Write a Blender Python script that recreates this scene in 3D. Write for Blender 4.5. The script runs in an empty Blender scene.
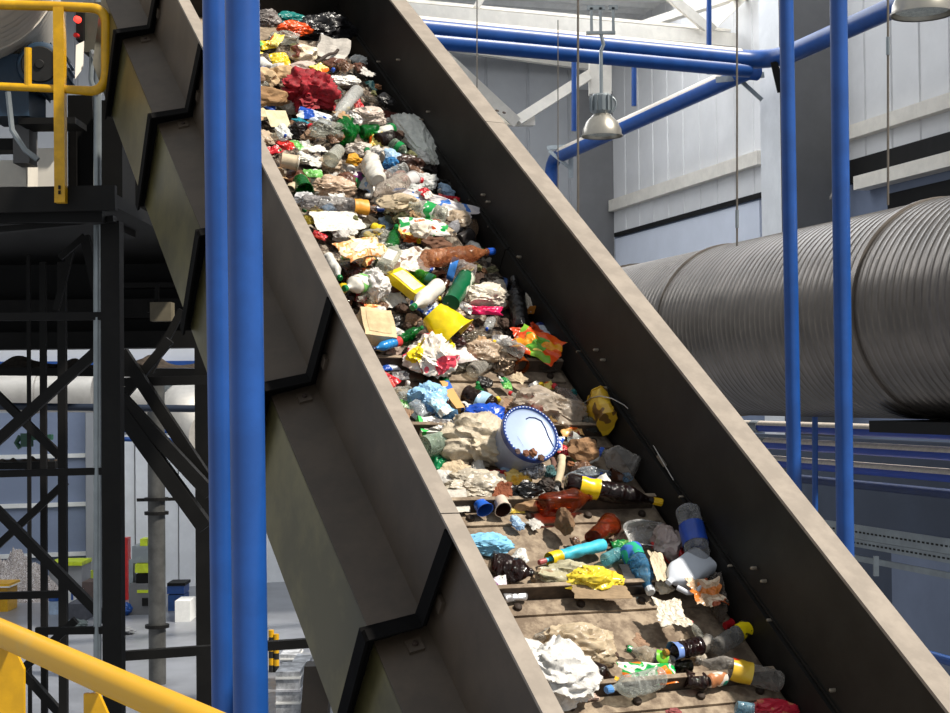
import bpy, math, random
from mathutils import Vector as V, Matrix, noise
PI = math.pi
random.seed(11)
scn = bpy.context.scene
COL = scn.collection
# ------------------------------------------------------------------ camera frame
F = 1550.0; CX = 475.0; CY = 356.5
O = V((0, 0, 4.5))
_p, _r = math.radians(1.4), math.radians(0.6)
fw = V((0, math.cos(_p), math.sin(_p))); U0 = V((0, -math.sin(_p), math.cos(_p))); X0 = V((1, 0, 0))
up = U0*math.cos(_r) + X0*math.sin(_r); rt = X0*math.cos(_r) - U0*math.sin(_r)
def ray(x, y): return fw + rt*((x-CX)/F) - up*((y-CY)/F)
def P(x, y, d):                      # world point seen at a pixel at depth d
    q = ray(x, y); return O + q*(d/q.y)
def Pf(x, y, z=0.0):                 # point of a horizontal plane
    q = ray(x, y); return O + q*((z-O.z)/q.z)
def hitp(x, y, p0, nn):
    q = ray(x, y); return O + q*((p0-O).dot(nn)/q.dot(nn))
def pix(p):
    d = p-O; w = d.dot(fw); return CX+F*d.dot(rt)/w, CY-F*d.dot(up)/w
# ------------------------------------------------------------------ conveyor frame
eu = ray(-219.4, -778.9).normalized()
ec = ray(3700, 395); ec = (ec - eu*ec.dot(eu)).normalized()
en = ec.cross(eu).normalized()
if en.z < 0: en = -en
KS = 6.4/7.0
_q = ray(540, 462); A0 = O + _q*(6.4/_q.y)
def K(a, b, w): return A0 + (eu*a + ec*b + en*w)*KS
def loc(x, y, w=0.0):
    p = hitp(x, y, A0 + en*(w*KS), en) - A0
    return p.dot(eu)/KS, p.dot(ec)/KS
# ------------------------------------------------------------------ mesh building
class MB:
    def __init__(s): s.v = []; s.f = []; s.mi = []
    def add(s, vs, fs, mi=0):
        o = len(s.v); s.v += [V(p) for p in vs]
        for f in fs: s.f.append([i+o for i in f]); s.mi.append(mi)
    def box(s, c, hx, hy, hz, mi=0):     # centre and three half-axis vectors
        c = V(c); vs = [c + hx*i + hy*j + hz*k for i in (-1, 1) for j in (-1, 1) for k in (-1, 1)]
        s.add(vs, [(0,1,3,2), (4,6,7,5), (0,4,5,1), (2,3,7,6), (0,2,6,4), (1,5,7,3)], mi)
    def hexa(s, a, b, mi=0):             # two quads
        s.add(list(a)+list(b), [(3,2,1,0), (4,5,6,7), (0,1,5,4), (1,2,6,5), (2,3,7,6), (3,0,4,7)], mi)
    def bar(s, a, b, w, h, side=None, mi=0):   # rectangular bar between points; w along side, h other
        a, b = V(a), V(b); x = (b-a).normalized()
        sd = V(side) if side is not None else V((0, 1, 0))
        y = (sd - x*sd.dot(x)).normalized(); z = x.cross(y)
        s.box((a+b)/2, (b-a)/2, y*(w/2), z*(h/2), mi)
    def tube(s, pts, r, n=14, mi=0, caps=True):
        pts = [V(p) for p in pts]; rings = []
        t0 = (pts[1]-pts[0]).normalized(); ref = V((0, 0, 1)) if abs(t0.z) < .9 else V((1, 0, 0))
        y = (ref - t0*ref.dot(t0)).normalized()
        for i, p in enumerate(pts):
            t = (pts[min(i+1, len(pts)-1)] - pts[max(i-1, 0)]).normalized()
            y = (y - t*y.dot(t)).normalized(); z = t.cross(y)
            rr = r[i] if isinstance(r, (list, tuple)) else r
            rings.append([p + (y*math.cos(2*PI*k/n) + z*math.sin(2*PI*k/n))*rr for k in range(n)])
        s.loft(rings, caps, mi)
    def loft(s, rings, caps=True, mi=0, closed=True):
        n = len(rings[0]); vs = [p for r in rings for p in r]; fs = []
        for i in range(len(rings)-1):
            for k in range(n if closed else n-1):
                k2 = (k+1) % n
                fs.append((i*n+k, i*n+k2, (i+1)*n+k2, (i+1)*n+k))
        if caps:
            fs.append(tuple(range(n-1, -1, -1))); fs.append(tuple((len(rings)-1)*n+k for k in range(n)))
        s.add(vs, fs, mi)
    def lathe(s, prof, M=None, n=24, caps=True, mi=0):   # prof (x along axis, radius), axis +X
        M = M or Matrix(); rings = []
        for x, r in prof: rings.append([M @ V((x, r*math.cos(2*PI*k/n), r*math.sin(2*PI*k/n))) for k in range(n)])
        s.loft(rings, caps, mi)
    def grid(s, fn, nu, nv, mi=0):
        vs = [fn(i/nu, j/nv) for i in range(nu+1) for j in range(nv+1)]
        fs = [(i*(nv+1)+j, (i+1)*(nv+1)+j, (i+1)*(nv+1)+j+1, i*(nv+1)+j+1) for i in range(nu) for j in range(nv)]
        s.add(vs, fs, mi)
    def bend(s, fn): s.v = [fn(p) for p in s.v]
def link(o, parent=None):
    COL.objects.link(o)
    if parent is not None: o.parent = parent
    return o
def tag(o, label=None, cat=None, group=None, kind=None):
    if label: o['label'] = label
    if cat: o['category'] = cat
    if group: o['group'] = group
    if kind: o['kind'] = kind
    return o
def mesh_of(name, mb, mats, smooth=False, ang=35):
    me = bpy.data.meshes.new(name); me.from_pydata([tuple(p) for p in mb.v], [], mb.f)
    for m in (mats if isinstance(mats, (list, tuple)) else [mats]): me.materials.append(m)
    me.polygons.foreach_set('material_index', mb.mi)
    if smooth: me.polygons.foreach_set('use_smooth', [True]*len(mb.f))
    me.update()
    if smooth and ang: me.set_sharp_from_angle(angle=math.radians(ang))
    return me
def obj(name, mb, mats, parent=None, smooth=False, ang=35, label=None, cat=None, group=None, kind=None, local=False):
    """mb is in world space; converted to the parent's space, or given its own origin at its base"""
    if not local:
        if parent is not None:
            inv = parent.matrix_basis.inverted(); pp = parent.parent
            while pp is not None: inv = inv @ pp.matrix_basis.inverted() if False else inv; pp = pp.parent
            if parent.parent is not None:
                Mw = parent.parent.matrix_basis @ parent.matrix_basis; inv = Mw.inverted()
            mb.v = [inv @ p for p in mb.v]; base = None
        else:
            xs = [p.x for p in mb.v]; ys = [p.y for p in mb.v]; zs = [p.z for p in mb.v]
            base = V(((min(xs)+max(xs))/2, (min(ys)+max(ys))/2, min(zs))); mb.v = [p-base for p in mb.v]
    o = bpy.data.objects.new(name, mesh_of(name, mb, mats, smooth, ang)); link(o, parent)
    if not local and parent is None: o.location = base
    return tag(o, label, cat, group, kind)
def empty(name, at, label=None, cat=None, group=None):
    o = bpy.data.objects.new(name, None); o.empty_display_size = .1; link(o)
    if isinstance(at, Matrix): o.matrix_basis = at
    else: o.location = at
    return tag(o, label, cat, group)
# ------------------------------------------------------------------ materials
def srgb(r, g, b):
    f = lambda c: (c/255/12.92) if c/255 <= .04045 else ((c/255+.055)/1.055)**2.4
    return (f(r), f(g), f(b), 1)
_mc = {}
def nodes(m): m.use_nodes = True; return m.node_tree.nodes, m.node_tree.links
def mat(name, rgb, rough=.5, metal=0., var=.12, scale=6., bump=0., rgb2=None, spec=.5, coords='Object', lo=.42, hi=.62, coat=0):
    if name in _mc: return _mc[name]
    m = bpy.data.materials.new(name); N, L = nodes(m); b = N['Principled BSDF']
    c = srgb(*rgb); tc = N.new('ShaderNodeTexCoord'); nz = N.new('ShaderNodeTexNoise')
    nz.inputs['Scale'].default_value = scale; nz.inputs['Detail'].default_value = 7; nz.inputs['Roughness'].default_value = .65
    L.new(tc.outputs[coords], nz.inputs['Vector'])
    cr = N.new('ShaderNodeValToRGB'); cr.color_ramp.elements[0].position = lo; cr.color_ramp.elements[1].position = hi
    c2 = srgb(*rgb2) if rgb2 else tuple(x*(1-2*var) for x in c[:3])+(1,)
    cr.color_ramp.elements[0].color = c2; cr.color_ramp.elements[1].color = c
    L.new(nz.outputs['Fac'], cr.inputs['Fac']); L.new(cr.outputs['Color'], b.inputs['Base Color'])
    b.inputs['Roughness'].default_value = rough; b.inputs['Metallic'].default_value = metal
    b.inputs['Specular IOR Level'].default_value = spec; b.inputs['Coat Weight'].default_value = coat
    if bump:
        bp = N.new('ShaderNodeBump'); bp.inputs['Strength'].default_value = bump; bp.inputs['Distance'].default_value = .01
        L.new(nz.outputs['Fac'], bp.inputs['Height']); L.new(bp.outputs['Normal'], b.inputs['Normal'])
    _mc[name] = m; return m
def film(name, rgb, fac=.45, rough=.14, tint=None, scale=25.):
    """thin clear or coloured plastic: part passes straight through, part is glossy skin"""
    if name in _mc: return _mc[name]
    m = bpy.data.materials.new(name); N, L = nodes(m); b = N['Principled BSDF']; out = N['Material Output']
    b.inputs['Base Color'].default_value = srgb(*rgb); b.inputs['Roughness'].default_value = rough
    tr = N.new('ShaderNodeBsdfTransparent'); tr.inputs['Color'].default_value = srgb(*(tint or rgb))
    lw = N.new('ShaderNodeLayerWeight'); lw.inputs['Blend'].default_value = .35
    tc = N.new('ShaderNodeTexCoord'); nz = N.new('ShaderNodeTexNoise'); nz.inputs['Scale'].default_value = scale; nz.inputs['Detail'].default_value = 4
    L.new(tc.outputs['Object'], nz.inputs['Vector'])
    a = N.new('ShaderNodeMath'); a.operation = 'MULTIPLY_ADD'; a.inputs[1].default_value = .6; a.inputs[2].default_value = fac
    L.new(lw.outputs['Facing'], a.inputs[0])
    d = N.new('ShaderNodeMath'); d.operation = 'MULTIPLY_ADD'; d.inputs[1].default_value = .7; d.inputs[2].default_value = -.35
    L.new(nz.outputs['Fac'], d.inputs[0])
    e = N.new('ShaderNodeMath'); e.operation = 'ADD'; e.use_clamp = True
    L.new(a.outputs[0], e.inputs[0]); L.new(d.outputs[0], e.inputs[1])
    mx = N.new('ShaderNodeMixShader'); L.new(e.outputs[0], mx.inputs['Fac']); L.new(tr.outputs[0], mx.inputs[1]); L.new(b.outputs[0], mx.inputs[2])
    bp = N.new('ShaderNodeBump'); bp.inputs['Strength'].default_value = .7; bp.inputs['Distance'].default_value = .012; nz.inputs['Distortion'].default_value = 1.2
    L.new(nz.outputs['Fac'], bp.inputs['Height']); L.new(bp.outputs['Normal'], b.inputs['Normal'])
    L.new(mx.outputs[0], out.inputs['Surface'])
    _mc[name] = m; return m
def printed(name, cols, scale=14., rough=.3, seed=0.):
    """packaging print: flat patches of several inks"""
    if name in _mc: return _mc[name]
    m = bpy.data.materials.new(name); N, L = nodes(m); b = N['Principled BSDF']
    tc = N.new('ShaderNodeTexCoord'); mp = N.new('ShaderNodeMapping'); mp.inputs['Location'].default_value = (seed, seed*.7, seed*1.3)
    nz = N.new('ShaderNodeTexNoise'); nz.inputs['Scale'].default_value = scale; nz.inputs['Detail'].default_value = 1.5
    cr = N.new('ShaderNodeValToRGB'); cr.color_ramp.interpolation = 'CONSTANT'; e = cr.color_ramp.elements
    k = len(cols); e[0].position = 0; e[0].color = srgb(*cols[0]); e[1].position = .42 if k > 2 else .5; e[1].color = srgb(*cols[1])
    for i in range(2, k): x = e.new(.42 + .17*(i-1)/max(1, k-2)); x.color = srgb(*cols[i])
    L.new(tc.outputs['Object'], mp.inputs['Vector']); L.new(mp.outputs['Vector'], nz.inputs['Vector'])
    L.new(nz.outputs['Fac'], cr.inputs['Fac']); L.new(cr.outputs['Color'], b.inputs['Base Color']); b.inputs['Roughness'].default_value = rough
    _mc[name] = m; return m
def emit(name, rgb, s):
    m = bpy.data.materials.new(name); N, L = nodes(m); b = N['Principled BSDF']
    b.inputs['Base Color'].default_value = srgb(*rgb); b.inputs['Emission Color'].default_value = srgb(*rgb); b.inputs['Emission Strength'].default_value = s
    return m
M_paint = mat('conveyor_paint', (78, 66, 53), .55, .0, .14, 5., .06)
M_flange = mat('sunlit_dusty_flange', (150, 140, 129), .75, 0, .10, 9., .08)  # dusty side paint made paler to show the sun on it
M_inner = mat('shaded_inner_wall', (33, 31, 29), .55, .0, .2, 7., .08, spec=.3)  # side paint darkened to put the trough's inner shade in the colour
M_galv = mat('galvanised_side', (110, 103, 66), .36, .45, .22, 3., .05)
M_rib = mat('black_rib', (15, 14, 14), .9, .0, .2, 8., spec=.1)
M_belt = mat('dusty_belt', (160, 144, 124), .95, 0, .25, 16., .6, rgb2=(112, 97, 82))
M_cleat = mat('cleat_steel', (84, 70, 58), .8, .1, .25, 14., .3)
M_bolt = mat('bolt_steel', (60, 48, 40), .7, .3)
M_boltw = mat('bolt_zinc', (150, 140, 125), .4, .5)
M_blue = mat('blue_pipe_paint', (24, 76, 150), .38, 0, .09, 4., .03)
M_blued = mat('dusty_blue_pipe', (16, 64, 168), .45, 0, .05, 4.)
M_dust = mat('dust_film', (228, 218, 206), .95, 0, .08, 20.)
M_yel = mat('yellow_paint', (214, 162, 8), .38, 0, .10, 12., .05)
M_dark = mat('dark_steel', (21, 20, 19), .6, .1, .2, 5., spec=.25)
M_dark2 = mat('shade_dark_steel', (12, 12, 12), .6, .0, .2, 5., spec=.2)  # both near-black steels also carry the shade around the platform
M_zinc = mat('zinc_pipe', (150, 158, 162), .35, .6, .1, 4.)
M_duct = mat('spiral_duct_zinc', (126, 118, 110), .32, .75, .12, 3., .03)
M_wduct = mat('white_duct', (206, 200, 190), .5, .1, .07, 3.)
M_wall = mat('pale_cladding', (222, 222, 222), .6, 0, .05, .6)
M_wall2 = mat('grey_cladding', (150, 152, 155), .6, 0, .05, .6)
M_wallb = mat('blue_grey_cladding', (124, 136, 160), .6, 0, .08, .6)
M_pane = mat('frosted_pane', (214, 220, 232), .5, 0, .03, 1.)
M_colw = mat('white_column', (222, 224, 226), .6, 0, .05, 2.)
M_cold = mat('grey_shaded_side', (112, 112, 113), .7, 0, .05, 2.)  # darker grey puts shade on the columns' near sides; plain grey elsewhere
M_beige = mat('beige_steel', (234, 228, 216), .55, 0, .06, 3.)
M_cab = mat('olive_cabinet', (84, 82, 70), .5)
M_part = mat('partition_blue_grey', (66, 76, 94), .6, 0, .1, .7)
M_floor = mat('concrete_floor', (122, 125, 132), .32, 0, .14, .8, .05)
M_alu = mat('spun_aluminium', (190, 184, 172), .3, .85, .06, 5.)
M_white = mat('white_enamel', (225, 225, 222), .45, 0, .05)
M_red = mat('red_enamel', (200, 36, 34), .4)
M_black = mat('black_rubber', (20, 20, 20), .6)
M_wire = mat('wire_steel', (120, 112, 102), .5, .5)
# ------------------------------------------------------------------ camera, light
cd = bpy.data.cameras.new('camera'); cam = bpy.data.objects.new('camera', cd); COL.objects.link(cam)
cd.sensor_fit = 'HORIZONTAL'; cd.sensor_width = 36; cd.lens = 36*F/950; cd.clip_end = 200
cam.matrix_world = Matrix(((rt.x, up.x, -fw.x, O.x), (rt.y, up.y, -fw.y, O.y), (rt.z, up.z, -fw.z, O.z), (0, 0, 0, 1)))
scn.camera = cam
sd = (eu*.05 + ec*.37 + en*.9).normalized()
sl = bpy.data.lights.new('sun', 'SUN'); sl.energy = 6.2; sl.angle = math.radians(2.5); sl.color = (1, .93, .82)
so = bpy.data.objects.new('sun', sl); COL.objects.link(so); so.rotation_euler = sd.to_track_quat('Z', 'Y').to_euler(); so.location = (8, -4, 18)
al = bpy.data.lights.new('hall_fill_light', 'AREA'); al.shape = 'RECTANGLE'; al.size = 26; al.size_y = 9; al.energy = 2300; al.color = (.93, .96, 1)  # area light added under the closed roof to brighten the far hall
ao = bpy.data.objects.new('hall_fill_light', al); COL.objects.link(ao); ao.location = (-2, 30, 13.7); ao.rotation_euler = (0, 0, .28)
w = bpy.data.worlds.new('world'); scn.world = w; w.use_nodes = True
w.node_tree.nodes['Background'].inputs['Color'].default_value = (.92, .96, 1, 1); w.node_tree.nodes['Background'].inputs['Strength'].default_value = .55
scn.view_settings.view_transform = 'Standard'; scn.view_settings.look = 'None'; scn.view_settings.exposure = 0; scn.view_settings.gamma = 1
scn.cycles.transparent_max_bounces = 16; scn.cycles.max_bounces = 8
# ================================================================== the hall
Dw = ray(20, 398); Dw.z = 0; Dw.normalize(); Nw = V((Dw.y, -Dw.x, 0))
Wp = P(950, 398, 26); Zc = V((0, 0, 1))
def W(x, y): return hitp(x, y, Wp, Nw)
corner = W(615, 398); corner.z = 0
def Bk(x, y): return hitp(x, y, corner, Dw)
def along(p, d, x):                          # walk from p along d until it sits at pixel column x
    lo, hi = -40., 40.
    f = lambda t: pix(p+d*t)[0]-x
    ts = [-30+i*.1 for i in range(601)]; best = min((t for t in ts if (p+d*t-O).dot(fw) > 1), key=lambda t: abs(f(t)))
    for _ in range(30):
        g = (f(best+.01)-f(best))/.01
        best -= max(-1, min(1, f(best)/g))
    return p+d*best
def st(o): return tag(o, kind='structure')
mb = MB(); mb.box(V((-2, 26, -.05)), V((24, 0, 0)), V((0, 25, 0)), V((0, 0, .05))); st(obj('floor', mb, M_floor))
s0 = W(615, 398); near = Wp - Dw*11; L_ = (Vector_ := (s0-near)).length
def wallbox(a, b, z0, z1, thick, nn, m, name, parent=None, **k):
    a = V((a.x, a.y, z0)); b = V((b.x, b.y, z0)); mb = MB()
    h = Zc*((z1-z0)/2); mb.box((a+b)/2+h+nn*(thick/2), (b-a)/2, nn*(thick/2), h); return obj(name, mb, m, parent, **k)
zs = W(690, 214).z
def boardwall(a, b, z0, z1, nn, m, name, pitch, amp):       # profiled sheet with vertical ribs
    mb = MB(); n = int((b-a).length/pitch); t = (b-a).normalized(); step = (b-a).length/n
    prof = []
    for i in range(n):
        p = a + t*(step*i); prof += [p, p+t*step*.92, p+t*step*.94+nn*amp, p+t*step*.98+nn*amp]
    prof.append(b)
    vs = [V((p.x, p.y, z)) for z in (z0, z1) for p in prof]; k = len(prof)
    mb.add(vs, [(i, i+1, k+i+1, k+i) for i in range(k-1)])
    back = MB(); return st(obj(name, mb, m))
boardwall(V((near.x, near.y, 0)), V((s0.x, s0.y, 0)), zs, 13.95, Nw, M_wall, 'wall_right', .9, .03)
st(wallbox(near+Nw*.04, s0+Nw*.04, 0, zs, .1, Nw, M_wallb, 'wall_right_base'))  # lower wall in darker blue-grey, its shade put into the colour
a, b = along(W(620, 300), Dw, 617), along(W(760, 300), Dw, 762)
st(wallbox(a-Nw*.03, b-Nw*.03, W(690, 275).z-1.6, zs-.12, .05, Nw, M_pane, 'window_1'))
bl = corner - Nw*34
boardwall(V((bl.x, bl.y, 0)), V((corner.x, corner.y, 0)), 0, 13.95, Dw, M_wall2, 'wall_back', 1.1, .03)
def wbar(name, x0, y0, x1, y1, hpx, dep, m, f=W, kind='structure', **k):   # beam fixed on the wall
    a, b = f(x0, y0), f(x1, y1); z = (a.z+b.z)/2; a.z = z; b.z = z
    h = hpx*(a-O).length/F; mb = MB(); nn = Nw if f is W else Dw
    mb.box((a+b)/2-nn*(dep/2+.002), (b-a)/2, nn*(dep/2), Zc*(h/2)); o = obj(name, mb, m, **k)
    if kind: tag(o, kind=kind)
    return o
wbar('trim_1', 615, 205, 765, 159, 11, .18, M_beige)
wbar('trim_2', 845, 137, 1150, 39, 13, .18, M_beige)
wbar('trim_3', 617, 234, 765, 196, 4, .08, M_dark)
wbar('trim_4', 868, 187, 1150, 108, 13, .30, M_beige)
wbar('trim_5', 850, 172, 1150, 95, 22, .14, M_dark)
wbar('trim_6', 890, 205, 1150, 151, 24, .05, M_dark2)
def column(x_wall, x_edge, x_far, ytop, name):
    p = W(x_wall, 300); lo, hi = 0., 8.
    for _ in range(40):
        q = (lo+hi)/2
        if pix(p-Nw*q)[0] > x_edge: lo = q
        else: hi = q
    e = p-Nw*q; g = along(e, Dw, x_far); zt = hitp((x_edge+x_far)/2, ytop, e, Nw).z
    mb = MB(); t = (g-e); dd = V((t.x, t.y, 0)); h = Zc*(zt/2)
    c0 = V((p.x, p.y, 0)); c1 = V((e.x, e.y, 0)); vs = [c0, c1, c1+dd, c0+dd]
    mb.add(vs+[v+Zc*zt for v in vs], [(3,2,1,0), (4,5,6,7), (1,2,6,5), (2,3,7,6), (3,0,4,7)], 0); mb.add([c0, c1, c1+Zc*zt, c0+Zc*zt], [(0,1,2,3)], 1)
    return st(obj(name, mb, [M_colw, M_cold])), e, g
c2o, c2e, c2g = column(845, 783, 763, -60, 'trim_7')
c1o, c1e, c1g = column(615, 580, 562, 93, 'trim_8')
# corrugated roof with its purlins, and the truss below
zr = 13.9; mb = MB(); n = 34; ra = V((-18, 0, zr))
rows = []
for i in range(n*4):
    y = 26 + i*.155; rows.append((y, zr + (.13 if (i % 4) in (1, 2) else 0)))
vs = []
for y, z in rows: vs += [V((-18, y-.287*0, z)), V((14, y+14.4*.0, z))]
ang = math.atan2(Nw.y, Nw.x)
R0 = Matrix.Translation((0, 36, 0)) @ Matrix.Rotation(ang, 4, 'Z') @ Matrix.Translation((0, -36, 0))
mb.add([R0 @ v for v in vs], [(2*i, 2*i+1, 2*i+3, 2*i+2) for i in range(len(rows)-1)])
st(obj('ceiling', mb, M_white))
tr = empty('roof_truss', P(560, 40, 31), 'beige steel roof truss crossing behind the blue pipes', 'truss')
def pbar(name, x0, y0, x1, y1, d0, d1, wpx, dep, m, parent):
    a, b = P(x0, y0, d0), P(x1, y1, d1); mb = MB(); mb.bar(a, b, dep, wpx*(d0+d1)/2/F, fw); return obj(name, mb, m, parent)
pbar('top_chord', 260, -1, 732, 41, 26.4, 33, 15, .25, M_beige, tr)
pbar('upper_chord', 400, 2, 725, 32, 28.4, 33.4, 3, .35, M_beige, tr)
pbar('brace', 438, 50, 516, 122, 30, 31, 11, .15, M_beige, tr)
pbar('brace', 517, 121, 594, 72, 31, 32, 10, .15, M_beige, tr)
pbar('bottom_chord', 486, 121, 533, 121, 31, 31.4, 10, .2, M_beige, tr)
pbar('brace', 668, -5, 706, 27, 31.5, 32.2, 9, .15, M_beige, tr)
pbar('brace', 745, -5, 712, 26, 33, 32.2, 9, .15, M_beige, tr)
pbar('purlin', 430, 44, 592, 66, 38, 40, 9, .2, M_beige, tr)
pbar('hanger', 600, 52, 600, 95, 32, 32, 22, .3, M_beige, tr)
pbar('hanger', 483, -4, 476, 8, 29, 29, 6, .15, M_beige, tr)
pbar('purlin', 610, 36, 760, -12, 37, 32, 8, .2, M_beige, tr)
# ------------------------------------------------------------------ blue pipework under the roof
def pipe(name, pts, r, m, parent=None, n=14, **k):
    mb = MB(); mb.tube(pts, r, n); return obj(name, mb, m, parent, smooth=True, **k)
def arc(a, c, b, n=6):                        # rounded corner a-c-b
    return [a*(1-t)**2 + c*2*t*(1-t) + b*t*t for t in [i/n for i in range(n+1)]]
J = P(772, 62, 27.5); cc = V((ec.x, ec.y, 0)).normalized()
Jl = along(J, cc, 260); Jr = along(J, -Dw, 1180)
hp = empty('overhead_pipe_run', J, 'long thick blue pipe run under the roof, turning at the white column', 'pipe')
pipe('main_pipe', [Jl]+arc(J-cc*.8, J, J-Dw*.8)+[Jr], .165, M_blue, hp)
dz = V((0, 0, -.2)); pipe('lower_pipe', [Jl+dz, J+dz*.9-cc*.5], .14, M_blue, hp)
dz = V((0, 0, .2)); pipe('dust_layer', [Jl+Zc*.04, J+Zc*.04-cc*.7], .145, M_dust, hp)
pb0 = P(748, 71, 28.3); pb1 = along(pb0, Dw, 551); pbm = V(pb1)
dn = P(548, 215, (pb1-O).y); dn = V((pb1.x-.05, pb1.y, dn.z))
bp2 = empty('sloping_pipe', pb1, 'blue pipe sloping along the wall behind the bell lamp and bending down', 'pipe')
pipe('pipe_body', [pb0+cc*.2, pb0]+[pb1-Dw*.8]+arc(pb1-Dw*.5, pb1, pb1-Zc*.5)+[dn], .165, M_blue, bp2)
pipe('dust_layer', [pb0+Zc*.05, pb1-Dw*.8+Zc*.05], .15, M_dust, bp2)
def vpipe(x, y0, y1, d, r, name, label, m=M_blue, cat='pipe', xb=None):
    return pipe(name, [P(x, y0, d), P(xb if xb else x, y1, d)], r, m, label=label, cat=cat)
vpipe(574, 57, 131, 30, .05, 'drop_pipe', 'thin blue vertical pipe left of the bell lamp')
vpipe(634, 60, 106, 30, .05, 'drop_pipe', 'short thin blue vertical pipe right of the bell lamp')
vpipe(709, -8, 74, 29, .05, 'drop_pipe', 'thin blue vertical pipe passing up through the overhead pipe')
pts = [P(798, 60, 30), P(798, 78, 30), P(808, 92, 30), P(809, 240, 30)]
pipe('drop_pipe', pts, .075, M_blue, label='thin blue pipe with a dogleg running down beside the white column', cat='pipe')
def bracket(x, y, d, name, label):
    e = empty(name, P(x, y, d), label, 'bracket')
    mb = MB(); mb.bar(P(x, y, d), P(x+48, y-5, d), .06, .1); obj('arm', mb, M_zinc, e)
    mb = MB(); mb.bar(P(x+24, y, d), P(x+46, y+20, d), .05, .07); obj('brace', mb, M_zinc, e)
bracket(716, 80, 28.6, 'pipe_bracket', 'grey steel bracket carrying the blue pipe at the white column')
e = empty('pipe_bracket', P(568, 155, 38), 'grey steel bracket under the bend of the sloping blue pipe', 'bracket')
mb = MB(); mb.bar(P(547, 148, 38), P(572, 146, 38), .06, .1); obj('arm', mb, M_zinc, e)
mb = MB(); mb.bar(P(549, 151, 38), P(570, 168, 38), .05, .08); obj('brace', mb, M_zinc, e)
mb = MB(); mb.bar(P(571, 146, 38), P(571, 178, 38), .06, .12); obj('plate', mb, M_zinc, e)
e = empty('pipe_bracket', P(778, 70, 27), 'dark bracket strut at the elbow of the overhead pipe', 'bracket')
mb = MB(); mb.bar(P(774, 62, 27), P(781, 92, 27), .06, .12); obj('strut', mb, M_dark, e)
# bell lamps
def bell(x, yr, wpx, d, label, rod=True):
    sc = wpx*d/F; c = P(x, yr, d); e = empty('bell_lamp', c, label, 'lamp', 'bell lamps')
    up_ = Matrix.Translation(c) @ Matrix.Rotation(-PI/2, 4, 'Y')
    mb = MB(); R = sc/2
    mb.lathe([(0, R), (.03*sc, R*1.0), (.16*sc, R*.97), (.36*sc, R*.78), (.5*sc, R*.5), (.56*sc, R*.4)], up_, 32, False)
    mb.lathe([(.555*sc, R*.39), (.49*sc, R*.48), (.35*sc, R*.76), (.16*sc, R*.95), (0, R*.985)], up_, 32, False)
    obj('reflector', mb, M_alu, e, True)
    mb = MB(); mb.lathe([(.06*sc, 0), (.06*sc, R*.9), (.075*sc, R*.9), (.075*sc, 0)], up_, 32); obj('glass', mb, film('lamp_glass', (225, 235, 235), .3), e, True)
    mb = MB(); mb.lathe([(-.015*sc, R), (-.015*sc, R*1.05), (.02*sc, R*1.05), (.02*sc, R)], up_, 32, False); obj('rim', mb, M_alu, e, True)
    mb = MB(); mb.lathe([(.55*sc, 0), (.55*sc, R*.42), (.62*sc, R*.5), (1.0*sc, R*.5), (1.05*sc, R*.42), (1.05*sc, 0)], up_, 24)
    for k in range(12):
        a = 2*PI*k/12; q = c + V((math.cos(a), math.sin(a), 0))*R*.53; mb.bar(q+Zc*.62*sc, q+Zc*1.0*sc, .012, .03, V((-math.sin(a), math.cos(a), 0)))
    obj('ballast_housing', mb, M_zinc, e)
    mb = MB(); h = c + Zc*(.84*sc); mb.tube(arc(h+V((R*.5, 0, .15*sc)), h+V((R*.95, 0, 0)), h+V((R*.5, 0, -.25*sc))), .012, 8); obj('cable_loop', mb, M_zinc, e, True)
    if rod:
        mb = MB(); mb.tube([c+Zc*1.05*sc, c+Zc*2.15*sc, c+V((.03, 0, 2.3*sc)), c+V((.0, 0, 2.6*sc))], .02, 8); obj('rod', mb, M_zinc, e, True)
        mb = MB(); q = c+Zc*2.6*sc
        mb.bar(q-V((.16, 0, 0)), q+V((.16, 0, 0)), .05, .03)
        for dx in (-.1, 0, .14): mb.bar(q+V((dx, 0, 0)), q+V((dx, 0, .28)), .03, .03); mb.bar(q+V((dx-.05, 0, .28)), q+V((dx+.05, 0, .28)), .03, .05)
        obj('hook_clamp', mb, M_zinc, e)
    return e
bell(602, 136, 40, 17, 'bell lamp with bare metal reflector hanging on a rod below the blue pipe')
bell(922, 14, 60, 12, 'bell lamp cut off by the top right corner of the photo', False)
for x, y0, y1, d, l in ((578, -8, 222, 14, 'thin hanging wire left of the bell lamp, reaching behind the conveyor'), (737, -8, 246, 15.5, 'thin hanging wire ending on top of the big duct left of the blue posts'), (888, -8, 205, 13.2, 'thin hanging wire in front of the wall at far right, down to the duct'), (477, -8, 100, 20, 'faint thin wire hanging in front of the roof truss'), (558, 20, 205, 24, 'faint thin wire beside the pale column behind the conveyor')):
    r = .008 if x != 558 and x != 477 else .006
    e = empty('hanging_wire', P(x, y1, d), l, 'wire')
    mb = MB(); mb.tube([P(x, y0 if y0 > 0 else -180, d), P(x, y1, d)], r*1.3, 6); obj('wire', mb, M_wire, e)
    if x == 737 or x == 888:
        mb = MB(); yy = 55 if x == 888 else 228; mb.tube([P(x, yy-18, d), P(x, yy, d)], r*2.2, 8); obj('turnbuckle', mb, M_zinc, e, True)
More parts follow.
